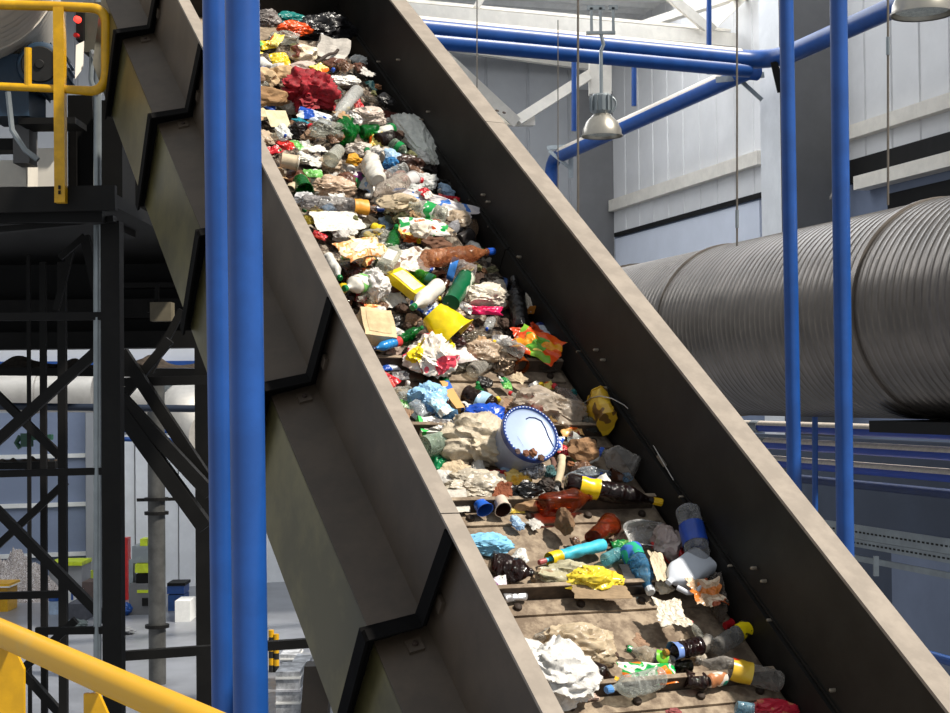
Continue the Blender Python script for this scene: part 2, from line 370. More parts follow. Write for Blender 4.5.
# ------------------------------------------------------------------ the spiral duct
dc = P(950, 309, 13.2); Rd = .94
du = empty('spiral_duct', dc, 'huge grey spiral-wound metal duct running along the right wall', 'duct')
mb = MB(); pts = []; rr = []; n = 640; n_end = along(dc, Dw, 640)
Ld = (n_end-dc).length; st0 = -4.5
for i in range(n*2):
    t = st0 + (Ld-st0)*i/(n*2-1); k = (t/.105) % 1
    rr.append(Rd + (.005 if k < .2 else (.002 if k < .4 else 0))); pts.append(dc+Dw*t)
mb.tube(pts, rr, 72); obj('duct_tube', mb, M_duct, du, True, 60)
for xr in (735, 950):
    q = along(dc, Dw, xr); mb = MB(); mb.tube([q-Dw*.03, q-Dw*.025, q+Dw*.025, q+Dw*.03], [Rd, Rd+.022, Rd+.022, Rd], 72); obj('joint_ring', mb, M_duct, du, True)
mb = MB(); q = n_end; mb.tube([q-Dw*.02, q+Dw*.1, q+Dw*.1001, q+Dw*.5-Nw*.1, q+Dw*1.1-Nw*.5, q+Dw*1.5-Nw*1.2, q+Dw*1.6-Nw*2.4], [Rd+.03, Rd+.03, Rd*.97]+[Rd*.97]*4, 48); obj('elbow', mb, M_duct, du, True)
mb = MB(); q = along(dc, Dw, 985)-Zc*(Rd+.06); mb.box(q, Dw*1.0, Nw*.5, Zc*.05); obj('support_beam', mb, M_dark2, du)
# ------------------------------------------------------------------ blue posts
def post(x0, y0, x1, y1, d, wpx, label, drop):
    a, b = P(x0, y0, d), P(x1, y1, d); b = a + (b-a)*((a.z-drop)/(a.z-b.z)); r = wpx*d/F/2
    e = empty('blue_post', b, label, 'post', 'blue pipe posts')
    pipe('pipe', [a, b], r, M_blue, e, 24); mb = MB(); mb.tube([b, b+Zc*.02], r*2, 20); obj('foot_flange', mb, M_blue, e)
post(211.2, -340, 226, 760, 5.6, 27, 'left and darker of the two blue posts in front of the conveyor', 0)
post(238.0, -340, 251.5, 760, 5.0, 35, 'right and wider of the two blue posts in front of the conveyor', 0)
post(780.5, -340, 794.5, 500, 12.0, 14.5, 'thinner blue post on the right, standing behind the conveyor edge', 0)
post(834.2, -340, 845.5, 560, 10.2, 17.5, 'thicker blue post furthest right, in front of the big duct', 0)
# pipes and trays low on the right
q0 = P(950, 434, 15)
for i, (y, r, d, l) in enumerate(((434, .062, 15, 'topmost dusty blue horizontal pipe under the big duct'), (455, .062, 15, 'middle dusty blue horizontal pipe under the big duct'), (477, .062, 15, 'lowest of the three dusty blue horizontal pipes under the duct'))):
    a = P(960, y, d); b = along(a, Dw, 744+8*i); e = empty('horizontal_pipe', b, l, 'pipe', 'dusty horizontal pipes')
    pipe('pipe', [a-Dw*4, b], r, M_blued, e, 18)
    pipe('dust_layer', [a-Dw*4+Zc*r*.2, b-Dw*.01+Zc*r*.2], r*.97, M_dust, e, 14)
    if i < 2: q = along(a, Dw, 757+6*i); pipe('coupling', [q-Dw*.1, q+Dw*.1], r*1.25, M_zinc, e, 16)
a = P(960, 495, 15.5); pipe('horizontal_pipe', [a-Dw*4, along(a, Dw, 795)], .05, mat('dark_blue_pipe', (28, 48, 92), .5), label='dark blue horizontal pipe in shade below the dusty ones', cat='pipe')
vpipe(815, 415, 520, 15.6, .03, 'drop_pipe', 'thin blue vertical pipe behind the dusty horizontal pipes')
a = P(960, 664, 15.5); pipe('horizontal_pipe', [a-Dw*4, along(a, Dw, 928)], .05, M_blue, label='blue horizontal pipe low at the right edge of the photo', cat='pipe')
for i, (x, y0, y1, h, l) in enumerate(((834, 536, 553, .13, 'top perforated metal cable tray at right'), (850, 552, 566, .07, 'middle perforated metal cable tray at right'), (858, 573, 584, .05, 'lowest narrow metal rail below the cable trays at right'))):
    a = P(1010, y1+3, 12.3); b = along(a, Dw, x-12); e = empty('cable_tray', b, l, 'cable tray')
    t = (a-b).normalized(); mb = MB(); mb.bar(b, a, .02, h, Nw); obj('side_rail', mb, M_zinc, e)
    mb = MB(); mb.bar(b-Zc*h/2+Nw*.1, a-Zc*h/2+Nw*.1, .2, .012, Nw); obj('tray_bottom', mb, M_zinc, e)
    if i < 2:
        n = min(48, int((a-b).length/.07))
        for k in range(n): mb = MB(); mb.box(b+t*(.035+.07*k)-Nw*.011, t*.017, Nw*.003, Zc*.008); obj('slot', mb, M_dark, e)
e = empty('tray_hanger', P(876, 590, 13), 'slotted metal upright under the cable trays', 'bracket'); mb = MB(); mb.bar(P(876, 556, 13), P(876, 576, 13), .04, .04); obj('upright', mb, M_zinc, e)
# lower inner wall behind the pipes, its shade put into a dark blue-grey
wn = P(950, 500, 19)
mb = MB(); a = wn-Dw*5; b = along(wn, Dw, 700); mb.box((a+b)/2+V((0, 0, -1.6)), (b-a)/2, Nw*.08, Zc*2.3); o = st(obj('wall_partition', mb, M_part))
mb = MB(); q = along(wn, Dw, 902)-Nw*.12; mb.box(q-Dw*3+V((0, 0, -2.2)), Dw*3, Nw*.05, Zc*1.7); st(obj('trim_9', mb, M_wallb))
# ================================================================== the conveyor
UL, UH = -2.75, 5.0
conv = empty('belt_conveyor', K(-2.6, -.27, -.6), 'steep inclined belt conveyor with high steel sides carrying sorted rubbish', 'conveyor')
def kbox(mb, u0, u1, v0, v1, w0, w1, mi=0):
    mb.hexa([K(u0, v0, w0), K(u1, v0, w0), K(u1, v1, w0), K(u0, v1, w0)], [K(u0, v0, w1), K(u1, v0, w1), K(u1, v1, w1), K(u0, v1, w1)], mi)
def kpart(name, m, *boxes, **k):
    mb = MB()
    for b in boxes: kbox(mb, *b)
    return obj(name, mb, m, k.pop('parent', conv), **k)
mb = MB(); mb.grid(lambda a, b: K(UL+(UH-UL)*a, -.965+1.40*b, .004*noise.noise(V((a*40, b*8, 0)))), 160, 20); obj('belt', mb, M_belt, conv, True)
kpart('belt_underlay', M_dark, (UL, UH, -.97, .44, -.03, -.012))
CLE = [-1.44-.54*2, -1.44-.54, -1.44, -.905, -.358, .177, .712, 1.247, 1.782, 2.317, 2.852, 3.387, 3.92]
def cleat(u):
    mb = MB(); kbox(mb, u, u+.018, -.93, .405, 0, .075)
    c = obj('cleat', mb, M_cleat, conv)
    kpart('cleat_foot', M_belt, (u-.085, u-.001, -.93, .405, .002, .012), parent=c)
    kpart('lit_cleat_edge', M_belt, (u-.001, u+.02, -.93, .405, .075, .08), parent=c)  # paler strip puts the lit top edge into the colour
    for v in (-.78, -.5, -.22, .06, .33):
        b = MB(); p = K(u-.045, v, .012); M = Matrix.Translation(p) @ en.to_track_quat('X', 'Z').to_matrix().to_4x4()
        b.lathe([(0, .016), (.012, .016), (.016, .012), (.02, 0)], M, 8); obj('bolt', b, M_bolt, c, True)
for u in CLE: cleat(u)
# right side
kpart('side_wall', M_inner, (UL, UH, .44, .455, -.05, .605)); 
for a, b in ((UL, 2.295), (2.30, UH)): kpart('top_flange', M_flange, (a, b, .435, .555, .605, .618), (a, b, .543, .555, .5, .605))
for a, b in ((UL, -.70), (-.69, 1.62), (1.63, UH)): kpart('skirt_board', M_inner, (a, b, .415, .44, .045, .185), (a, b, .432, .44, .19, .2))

for x, y in ((581, 352), (598, 350), (605, 360), (608, 388), (733, 566), (756, 568), (766, 581), (772, 620), (473, 200), (485, 195), (490, 202), (492, 227), (521, 257), (684, 497), (835, 690), (400, 60), (380, 62), (423, 120), (430, 112)):
    p = hitp(x, y, K(0, .44, 0), ec); b = MB(); M = Matrix.Translation(p) @ (-ec).to_track_quat('X', 'Z').to_matrix().to_4x4()
    b.lathe([(0, .007), (.02, .007), (.024, .004), (.025, 0)], M, 8); obj('wall_bolt', b, M_boltw, conv, True)
for x, y in ((497, 111), (504, 113)):
    p = hitp(x, y, K(0, .5, .618), en); b = MB(); M = Matrix.Translation(p) @ en.to_track_quat('X', 'Z').to_matrix().to_4x4()
    b.lathe([(0, .01), (.004, .01), (.005, 0)], M, 8); obj('flange_bolt', b, M_bolt, conv, True)
p = hitp(663, 461, K(0, .44, 0), ec); b = MB(); b.box(p-ec*.006, eu*.035, en*.006, ec*.006); obj('metal_clip', b, M_boltw, conv)
mb = MB(); kbox(mb, -2.4, 4.6, .56, .62, -.42, -.3); obj('outer_rail', mb, M_dark, conv)
kpart('added_end_plate', M_inner, (UH, UH+.02, -1.0, .56, -.05, .605))  # plate added across the trough so its upper end looks dark
# left side, seen from outside
for a, b in ((UL, -1.098), (-1.092, UH)): kpart('top_flange', M_flange, (a, b, -1.035, -.965, .608, .62))
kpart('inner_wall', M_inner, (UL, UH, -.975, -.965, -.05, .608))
RIBS = [-2.62, -1.162, .37, 1.71, 3.03, 4.22, 5.4]
VW, VS = -1.0, -1.19; W1, W2, W3 = .165, .10, -.40
for a, b in zip(RIBS[:-1], RIBS[1:]):
    b = min(b, UH+.012)
    g = .012
    kpart('web_panel', M_paint, (a+g, b-g, VW, VW+.012, W1, .6))
    mb = MB(); mb.hexa([K(a+g, VW, W1-.012), K(b-g, VW, W1-.012), K(b-g, VS, W2-.012), K(a+g, VS, W2-.012)], [K(a+g, VW, W1), K(b-g, VW, W1), K(b-g, VS, W2), K(a+g, VS, W2)]); obj('shelf_panel', mb, M_paint, conv)
    kpart('lower_panel', M_galv, (a+g, b-g, VS, VS+.012, W3, W2-.004))
    kpart('lower_lip', M_galv, (a+g, b-g, VS, VS+.05, W3-.012, W3))
for u in RIBS[:-1]:
    q = .075; mb = MB()
    pr = [(VW, .60), (VW-.035, .596), (-1.048, .205), (-1.25, .15), (-1.238, W3-.03), (VS, W3-.03), (VS, W2), (VW, W1)]
    A = [K(u-.01, v, w_) for v, w_ in pr]; B = [K(u+.012, v, w_) for v, w_ in pr]; n = len(pr)
    for i, j, k_, l_ in ((0, 1, 2, 7), (2, 3, 6, 7), (3, 4, 5, 6)): mb.hexa([A[i], A[j], A[k_], A[l_]], [B[i], B[j], B[k_], B[l_]])
    # angle leg standing across the joint
    for i, j in ((1, 2), (2, 3), (3, 4)):
        mb.hexa([A[i], A[j], A[j]-eu*.05, A[i]-eu*.05], [A[i]+ec*.01+en*.01, A[j]+ec*.01+en*.01, A[j]-eu*.05+ec*.01+en*.01, A[i]-eu*.05+ec*.01+en*.01])
    rb = obj('rib', mb, M_rib, conv)
    t = MB(); s = -.085; c = K(u-.09, VW-.07, W1-.07*.34+.006); d1 = (K(0, VS, W2)-K(0, VW, W1)).normalized(); t.box(c, eu*.028, d1*.026, en*.005); tb = obj('mounting_tab', t, M_paint, rb)
    b = MB(); M = Matrix.Translation(c+en*.004) @ en.to_track_quat('X', 'Z').to_matrix().to_4x4(); b.lathe([(0, .01), (.01, .01), (.012, 0)], M, 8); obj('tab_bolt', b, M_bolt, rb, True)
    b = MB(); c = K(u-.07, VW-.008, .32); b.box(c, eu*.02, ec*.008, en*.024); obj('wall_tab', b, M_paint, rb)
kpart('bottom_cover', M_dark, (UL, UH, VS+.03, .58, W3-.05, W3-.03))
def leg(u, v, name='support_leg'):
    p = K(u, v, W3-.03); mb = MB(); mb.bar(p, V((p.x, p.y, 0)), .12, .14); obj(name, mb, M_dark, conv)
mb = MB(); a = P(303, 674, 5.75); mb.box(a+V((.04, .1, -.1)), V((.05, 0, 0)), V((0, .06, 0)), V((.01, 0, .12))); obj('leg_bracket', mb, M_paint, conv)
leg(-1.0, -.9); leg(-1.0, .4)
# ================================================================== steel platform on the left
pl = empty('steel_platform', P(60, 470, 9.6), 'dark steel maintenance platform with braced legs left of the conveyor', 'platform')
def pb(name, x0, y0, x1, y1, d, wpx, m=M_dark, d1=None, dep=None, parent=None):
    d1 = d1 or d; a, b = P(x0, y0, d), P(x1, y1, d1); mb = MB(); wd = wpx*d/F; mb.bar(a, b, dep or wd, wd, fw); return obj(name, mb, m, parent or pl)
zt = P(0, 189, 9.3).z
mb = MB(); mb.box(V((-4.4, 11.4, zt-.05)), V((2.2, 0, 0)), V((0, 2.15, 0)), V((0, 0, .04))); 
o = obj('deck', mb, M_dark2, pl)
pb('edge_beam', -30, 201, 116, 198, 9.2, 25, M_dark, dep=.06); pb('edge_beam', -30, 214, 104, 214, 9.3, 18, M_dark2, dep=.1)
pb('bearer', -20, 232, 115, 219, 9.4, 6, M_dark, dep=.1)
pa = P(112, 222, 9.5); mb = MB(); mb.bar(pa, V((pa.x, pa.y, 0)), .115, .115); obj('column', mb, M_dark, pl)
for x, y0, wpx, d in ((28.5, 255, 3.5, 11.5), (43, 262, 6, 11.2), (62, 262, 8, 10.9)):
    a = P(x, y0, d); mb = MB(); mb.bar(a, V((a.x, a.y, 0)), wpx*d/F, wpx*d/F); obj('post', mb, M_dark, pl)
a = P(203.5, 378, 11.2); mb = MB(); mb.bar(a+Zc*.6, V((a.x, a.y, 0)), .11, .11); obj('column', mb, M_dark, pl)
for args in ((-10, 447, 106, 343, 10.2, 10), (-10, 388, 60, 456, 11, 8), (-5, 508, 106, 620, 10.2, 9), (-5, 548, 66, 482, 11, 7), (0, 690, 76, 620, 10.2, 8), (12, 660, 60, 713, 11, 8), (56, 310, 72, 248, 10.6, 6), (85, 236, 106, 330, 10.2, 9), (60, 258, 85, 236, 10.2, 6)):
    pb('brace', *args)
for args in ((-10, 317, 106, 316, 9.9, 8), (-10, 474, 106, 471, 9.9, 7), (-10, 596, 64, 594, 10.9, 7), (36, 631, 107, 630, 9.9, 7), (122, 382, 209, 380, 10.9, 9), (121, 656, 314, 642.5, 10.0, 9)):
    pb('cross_beam', *args)
for args in ((122, 352, 211, 486, 10.8, 12), (121, 398, 211, 494, 10.6, 13), (122, 412, 206, 528, 10.6, 15)):
    pb('brace', *args)
pb('cross_beam', 122, 398, 170, 340, 10.9, 9); pb('cross_beam', 150, 372, 182, 310, 11.1, 7)
# cable racks with rubble
e = empty('debris_shelf', P(100, 372, 13), 'dirty steel shelf beam with rubble lying along it, behind the platform legs', 'shelf')
pb('beam', -20, 371, 212, 373, 13, 8, M_dark2, dep=.5, parent=e)
mb = MB(); mb.grid(lambda a, b: P(-10+220*a, 368, 12.8+.5*b)+Zc*(math.sin(PI*b)*.14*max(0, noise.noise(V((a*9, b*2, 1)))+.1+.5*math.exp(-((a-.74)/.08)**2)+.3*math.exp(-((a-.1)/.08)**2))), 120, 8); obj('rubble', mb, mat('dirt_rubble', (70, 60, 52), .95, 0, .3, 30, .6), e, kind='stuff')
e = empty('debris_shelf', P(30, 464, 12.5), 'short dirty steel beam with crumbs on it, lower left behind the posts', 'shelf')
pb('beam', -10, 465, 60, 464, 12.5, 7, M_dark2, dep=.3, parent=e)
mb = MB(); mb.grid(lambda a, b: P(-8+65*a, 463, 12.4+.2*b)+Zc*(math.sin(PI*b)*.06*max(0, .4+noise.noise(V((a*9, b*2, 5))))), 50, 6); obj('rubble', mb, _mc['dirt_rubble'], e, kind='stuff')
mb = MB(); c = P(27, 440, 11.6)
mb.box(c, V((.04, 0, 0)), V((0, .03, 0)), V((0, 0, .05))); mb.tube([c+V((-.05, 0, .03)), c+V((-.08, 0, -.02)), c+V((-.05, 0, -.06))], .02, 8); mb.box(c+V((.1, 0, .02)), V((.09, 0, 0)), V((0, .03, 0)), V((0, 0, .02)))
obj('valve', mb, mat('green_valve', (36, 84, 66), .5), label='small dark green valve fixed between the thin platform posts', cat='valve')
# dark backing blocks added behind to make the deep shade
e = empty('shade_backing', P(100, 345, 13.5), 'large black backing blocks added as deep shade under the conveyor', 'machine')
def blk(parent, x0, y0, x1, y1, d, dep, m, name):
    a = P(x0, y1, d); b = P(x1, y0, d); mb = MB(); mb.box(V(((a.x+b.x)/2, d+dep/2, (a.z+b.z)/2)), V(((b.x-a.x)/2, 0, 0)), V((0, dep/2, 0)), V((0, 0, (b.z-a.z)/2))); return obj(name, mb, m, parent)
blk(e, -60, 215, 260, 344, 13.6, 1.2, M_dark2, 'body'); blk(e, 108, 60, 250, 216, 13.0, 1.0, M_dark2, 'upper_backing'); blk(e, -60, 330, 240, 350, 13.3, .3, M_dark, 'bottom_beam')
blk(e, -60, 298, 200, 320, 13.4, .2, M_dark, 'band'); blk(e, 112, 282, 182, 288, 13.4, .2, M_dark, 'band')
e = empty('floodlight', P(160, 322, 12.6), 'small beige box lamp mounted on the black shade backing', 'lamp')
blk(e, 150, 302, 171, 321, 12.6, .15, mat('dim_beige', (110, 102, 84), .6), 'casing'); blk(e, 147, 300, 151, 312, 12.7, .1, M_dark, 'side_clamp'); pb('bracket', 157, 284, 157, 302, 12.7, 4, M_dark, parent=e)
# galvanised conduit
pipe('conduit', [P(97.5, -20, 9.9), P(97.5, 800, 9.9)], .026, M_zinc, label='pale galvanised conduit running down beside the main platform column', cat='pipe')
pipe('horizontal_pipe', [P(-20, 406, 12), P(212, 409, 12)], .028, mat('navy_pipe', (34, 46, 66), .5), label='thin navy pipe running level behind the platform legs', cat='pipe')
# top-left machinery
e = empty('drive_motor', P(35, 100, 9.9), 'blue electric motor with black fan cover behind the yellow railing', 'motor')
c = P(41, 66, 9.9); M = Matrix.Translation(c) @ V((.15, -1, -.05)).to_track_quat('X', 'Z').to_matrix().to_4x4(); M_nav = mat('motor_blue', (38, 62, 84), .45)
mb = MB(); mb.lathe([(-.5, 0), (-.5, .15), (-.05, .16), (0, .155), (.05, .14), (.06, .12)], M, 28); 
for k in range(20):
    a = 2*PI*k/20; mb.box(M @ V((-.27, .16*math.cos(a), .16*math.sin(a))), (M.to_3x3() @ V((.2, 0, 0))), M.to_3x3() @ V((0, .012*math.cos(a), .012*math.sin(a))), M.to_3x3() @ V((0, -.003*math.sin(a), .003*math.cos(a))))
obj('motor_body', mb, M_nav, e, True)
mb = MB(); mb.lathe([(.06, 0), (.06, .118), (.075, .11), (.075, .03), (.085, .025), (.085, 0)], M, 28); obj('fan_cover', mb, M_black, e, True)
mb = MB(); mb.box(c+V((-.22, .2, -.12)), V((.14, 0, 0)), V((0, .2, 0)), V((0, 0, .2))); obj('gearbox', mb, M_nav, e)
mb = MB(); mb.tube([P(8, 92, 9.6), P(12, 130, 9.6), P(25, 150, 9.6), P(38, 160, 9.6)], .018, 8); obj('cable', mb, M_zinc, e, True)
e = empty('motor_frame', P(40, 188, 10), 'pale and dark mounting frame below the blue motor, standing on the platform deck', 'frame')
blk(e, 18, 117, 75, 124, 9.9, .3, M_dark, 'top_plate'); blk(e, 13, 125, 29, 163, 10.1, .2, M_cold, 'side_plate'); blk(e, -20, 138, 20, 150, 10.3, .2, M_dark, 'slotted_bar')
blk(e, 38, 148, 55, 187, 10.0, .2, M_beige, 'front_plate'); blk(e, -20, 160, 26, 187, 10.3, .3, M_beige, 'base_box')
e = empty('bulk_machine', P(88, 188, 10.8), 'dark upright machine post behind the yellow railing, beside the conveyor', 'machine')
blk(e, 68, 95, 92, 189, 10.6, .5, M_dark2, 'body'); blk(e, 70, 128, 76, 188, 10.55, .04, M_rib, 'slat'); blk(e, 100, 100, 122, 232, 10.5, .4, M_dark2, 'rear_body')
e = empty('white_duct', P(20, 40, 9.3), 'end of a big white ribbed duct in the top left corner', 'duct')
c = P(-42, -42, 9.6); ax = V((.25, -1, .06)).normalized(); pts = []; rr = []
for i in range(60): t = -1.5+2.0*i/59; pts.append(c+ax*t); rr.append(.60+.008*math.sin(i*2.1)-(.3*max(0, (t-.3))**2*4 if t > .3 else 0))
mb = MB(); mb.tube(pts, rr, 48); obj('duct_tube', mb, M_wduct, e, True)
mb = MB(); mb.tube([pts[42], pts[43]], [.615, .615], 48); obj('seam_ring', mb, M_wduct, e, True)
e = empty('control_box', P(92, 52, 9.7), 'grey control cabinet with a red lamp, hung beside the yellow railing', 'control box')
blk(e, 83, 2, 103, 52, 9.8, .2, M_cab, 'cabinet'); blk(e, 76, 10, 83, 40, 9.75, .15, M_dark, 'switch_plate')
mb = MB(); mb.lathe([(0, .022), (.03, .02), (.04, 0)], Matrix.Translation(P(78.5, 20, 9.7)) @ V((-.2, -1, 0)).to_track_quat('X', 'Z').to_matrix().to_4x4(), 12); obj('red_lamp', mb, emit('lit_red_lamp', (240, 60, 50), 2.0), e, True)
mb = MB(); mb.lathe([(0, .015), (.03, .015), (.03, 0)], Matrix.Translation(P(77.5, 36, 9.7)) @ V((-.2, -1, 0)).to_track_quat('X', 'Z').to_matrix().to_4x4(), 12); obj('red_button', mb, M_red, e, True)
mb = MB(); mb.add([P(76, 45, 9.6), P(84, 41, 9.65), P(83, 68, 9.65), P(75, 79, 9.6)], [(0, 1, 2, 3)]); mb.add([p+fw*.004 for p in mb.v], [(3, 2, 1, 0)]); obj('warning_tag', mb, M_beige, e)
mb = MB(); mb.tube([P(92, 52, 9.7), P(96, 60, 9.6), P(101, 52, 9.6), P(98, 43, 9.6)], .018, 8); mb.tube([P(92, 52, 9.7), P(91, 80, 9.7), P(96, 96, 9.7)], .016, 8); obj('cable', mb, M_zinc, e, True)
# yellow guard rail on the platform
e = empty('guard_rail', P(60, 203, 9.1), 'yellow tube guard rail with rounded end on the upper platform', 'railing')
d = 9.1; r = 5.0*d/F
tr_, br_ = V(P(105, 7, d)), V(P(105, 88, d))
top = [P(-30, 4, d), P(50, 6, d)]+arc(P(92, 8, d), P(105.5, 9, d), P(106, 24, d))+arc(P(106, 72, d), P(105.5, 90, d), P(92, 91, d))+[P(60, 89, d), P(-30, 85, d)]
pipe('rail_loop', top, [r]*9+[r]*7+[r*.8]*2, M_yel, e, 14)
mb = MB(); mb.bar(P(59.5, 8, d), P(61, 203, d), .062, .062); obj('post', mb, M_yel, e)
for yy in (188, 193):
    b = MB(); q = P(61, yy, d)-fw*.033; b.box(q, V((.007, 0, 0)), V((0, .004, 0)), V((0, 0, .011))); obj('post_hole', b, M_dark, e)
mb = MB(); mb.tube([P(28, 48, d), P(28, 86, d)], r*.75, 10); obj('picket', mb, M_yel, e, True)
mb = MB(); mb.box(P(53, 198, 9.2), V((.03, 0, 0)), V((0, .01, 0)), V((0, 0, .04))); obj('toe_clip', mb, M_beige, e)
# near yellow railing at the bottom left
e = empty('stair_rail', P(60, 713, 2.5), 'scuffed yellow tube handrail across the bottom left corner, close to the camera', 'railing')
pts = [P(-60, 606, 3.1), P(0, 630, 2.9), P(100, 674, 2.55), P(225, 730, 2.2), P(300, 765, 2.05)]
mb = MB(); mb.tube([pts[0]*(1-t/20)+pts[-1]*(t/20) for t in range(21)], .0245, 24); obj('handrail', mb, mat('scuffed_yellow', (212, 160, 14), .4, 0, .12, 9, .05, rgb2=(196, 164, 80), lo=.25, hi=.5), e, True)
for x, y, wpx, d in ((11, 645, 25, 2.86), (97, 694, 27, 2.56)):
    a = P(x-wpx/2, y, d); wd = wpx*d/F; mb = MB()
    pr = [(0, 0), (wd*.55, .0), (wd, -.045), (wd, -.9), (0, -.9)]
    A = [a+V((px_, 0, pz)) for px_, pz in pr]; B = [p+V((0, .012, 0)) for p in A]; n = 5
    mb.add(A+B, [(4,3,2,1,0), (5,6,7,8,9)]+[(i, (i+1) % 5, 5+(i+1) % 5, 5+i) for i in range(5)]); obj('rail_post', mb, M_yel, e)
# ================================================================== far floor
def fbox(parent, x0, y0, x1, yb, m, name, depth=1., y_is_base=True, z=0, **k):
    """upright block seen between columns x0..x1, its top at row y0 and its foot on the floor at row yb"""
    a = Pf(x0, yb, z); d = a.y; b = P(x1, yb, d); t = P(x0, y0, d); h = t.z-a.z; mb = MB()
    mb.box(V(((a.x+b.x)/2, d+depth/2, a.z+h/2)), V(((b.x-a.x)/2, 0, 0)), V((0, depth/2, 0)), V((0, 0, h/2))); return obj(name, mb, m, parent, **k)
for i, y in enumerate((457, 506, 556)):
    wbar('trim_%d' % (10+i), -40, y, 86, y-1, 4, .1, M_white, f=Bk)
def bwall(x0, x1, y0, y1, m, name, dep=.3):
    a, b = Bk(x0, y1), Bk(x1, y0); a2, b2 = V((a.x, a.y, 0)), V((b.x, b.y, 0)); z0, z1 = max(0, a.z), b.z
    mb = MB(); mb.box((a2+b2)/2+Zc*((z0+z1)/2)-Dw*dep/2, (b2-a2)/2, Dw*dep/2, Zc*((z1-z0)/2)); return st(obj(name, mb, m))
bwall(86, 93, 380, 620, M_wall2, 'trim_13'); bwall(-60, 86, 412, 600, M_wallb, 'trim_14', .03); bwall(-60, 86, 585, 600, M_dark, 'trim_15', .1)
for i, (x0, x1) in enumerate(((122, 133), (135, 158), (161, 176), (178, 206), (262, 300))): bwall(x0, x1, 435, 640, M_colw, 'trim_%d' % (16+i), .4+.1*(i % 2))
bwall(-60, 260, 338, 372, M_wall, 'trim_21', .3); bwall(-60, 260, 361, 368, M_blue, 'trim_22', .5)
for x, l in ((20, 'left'), (172, 'right')):
    pass
e = empty('far_duct', P(40, 393, 30), 'long pale round duct seen between the platform posts', 'duct')
mb = MB(); a, b = P(-40, 393, 31), P(95, 394, 31); pts = [a+(b-a)*t for t in (0, .5, .50001, .58, .58001, 1)]; mb.tube(pts, [.36, .36, .40, .40, .36, .37], 28); obj('duct_tube', mb, M_wduct, e, True)
e = empty('far_duct', P(180, 404, 30), 'pale round duct bend seen right of the main platform column', 'duct')
mb = MB(); mb.tube([P(118, 400, 31)]+arc(P(160, 400, 31), P(180, 402, 31), P(187, 408, 30))+[P(212, 432, 29)], .46, 28); obj('duct_tube', mb, M_wduct, e, True)
mb = MB(); mb.tube([P(170, 402, 30.4), P(173, 403, 30.3)], .48, 28); obj('seam_ring', mb, M_zinc, e, True)
for y, l in ((432, 'upper'), (441, 'lower')):
    pipe('far_pipe', [P(118, y-2, 33), P(212, y, 33)], .05, M_blue, label='%s of two thin far blue pipes below the pale duct bend' % l, cat='pipe')
e = empty('steel_stack', Pf(157, 690), 'dusty steel pipe column with flanges standing on the floor behind the platform', 'column')
a = Pf(157.5, 684); q = P(157.5, 385, a.y); Mst = mat('dusty_stack', (92, 92, 90), .5, .4, .2, 3)
pipe('pipe', [a, V((a.x, a.y, q.z))], .135, Mst, e, 20)
for y in (499, 513, 626): c = P(157.5, y, a.y); c.x, c.y = a.x, a.y; mb = MB(); mb.tube([c-Zc*.025, c+Zc*.025], .19, 20); obj('flange', mb, M_dark, e)
mb = MB(); mb.bar(P(137, 500, a.y), P(177, 499, a.y), .05, .05); obj('clamp_bar', mb, M_dark, e)
o = fbox(None, 123.5, 538, 128, 600, M_red, 'fire_cabinet', .3, label='narrow red fire cabinet beside the main platform column', cat='cabinet')
M_lime = mat('lime_paint', (206, 224, 40), .45)
e = empty('baling_press', Pf(138, 615), 'grey press machine with lime green bars on the far floor', 'machine'); d = Pf(138, 615).y
fbox(e, 129, 584, 148, 615, M_cold, 'base', 1.); fbox(e, 134, 548, 148, 575, M_zinc, 'head', .8) if False else None
def pblk(parent, x0, y0, x1, y1, d, dep, m, name, **k): return blk(parent, x0, y0, x1, y1, d, dep, m, name)
pblk(e, 132, 546, 148, 563, d+.1, .8, M_zinc, 'head'); pblk(e, 135, 564, 148, 573, d, .6, M_lime, 'ram_guard'); pblk(e, 136, 574, 148, 590, d+.1, .5, M_dark, 'ram'); pblk(e, 137, 590, 148, 593, d, .6, M_lime, 'table_edge'); pblk(e, 140, 539, 147, 546, d+.1, .4, M_lime, 'motor_cover'); pblk(e, 129, 560, 133, 590, d+.2, .3, M_zinc, 'side_arm'); pblk(e, 142, 598, 148, 606, d-.02, .03, M_dark, 'panel')
e = empty('floor_box', Pf(180, 622), 'white box on the far floor beside the steel column', 'box'); fbox(e, 175, 601, 190, 622, M_white, 'body', .7); 
e = empty('storage_crate', Pf(178, 611), 'blue lidded crate stack behind the white floor box', 'crate'); d = Pf(178, 611).y; fbox(e, 168, 595, 184, 611, mat('crate_blue', (40, 84, 150), .5), 'body', .6); pblk(e, 167, 586, 184, 594, d, .6, M_blue, 'upper_crate'); pblk(e, 167, 583, 185, 586, d-.02, .65, M_dark, 'lid')
e = empty('pallet_bin', Pf(70, 599), 'grey container with lime lid behind the thin platform posts', 'bin'); d = Pf(70, 599).y; fbox(e, 49, 566, 82, 599, M_wall2, 'body', .8); pblk(e, 48, 562, 82, 566, d-.05, .9, M_lime, 'lid')
e = empty('lime_box', Pf(85, 594), 'small lime green box beside the lime-lidded container', 'box'); fbox(e, 82, 572, 89, 594, M_lime, 'body', .4); 
o = fbox(None, 82, 582, 93, 602, mat('brown_crate', (92, 76, 72), .7), 'brown_crate', .7, label='brown crate beside the pale conduit on the far floor', cat='crate')
e = empty('dark_crate', Pf(77, 621), 'dark grey block on the far floor with containers on top', 'crate'); fbox(e, 67, 604, 86, 621, mat('slate_grey', (76, 78, 86), .7), 'body', .8)
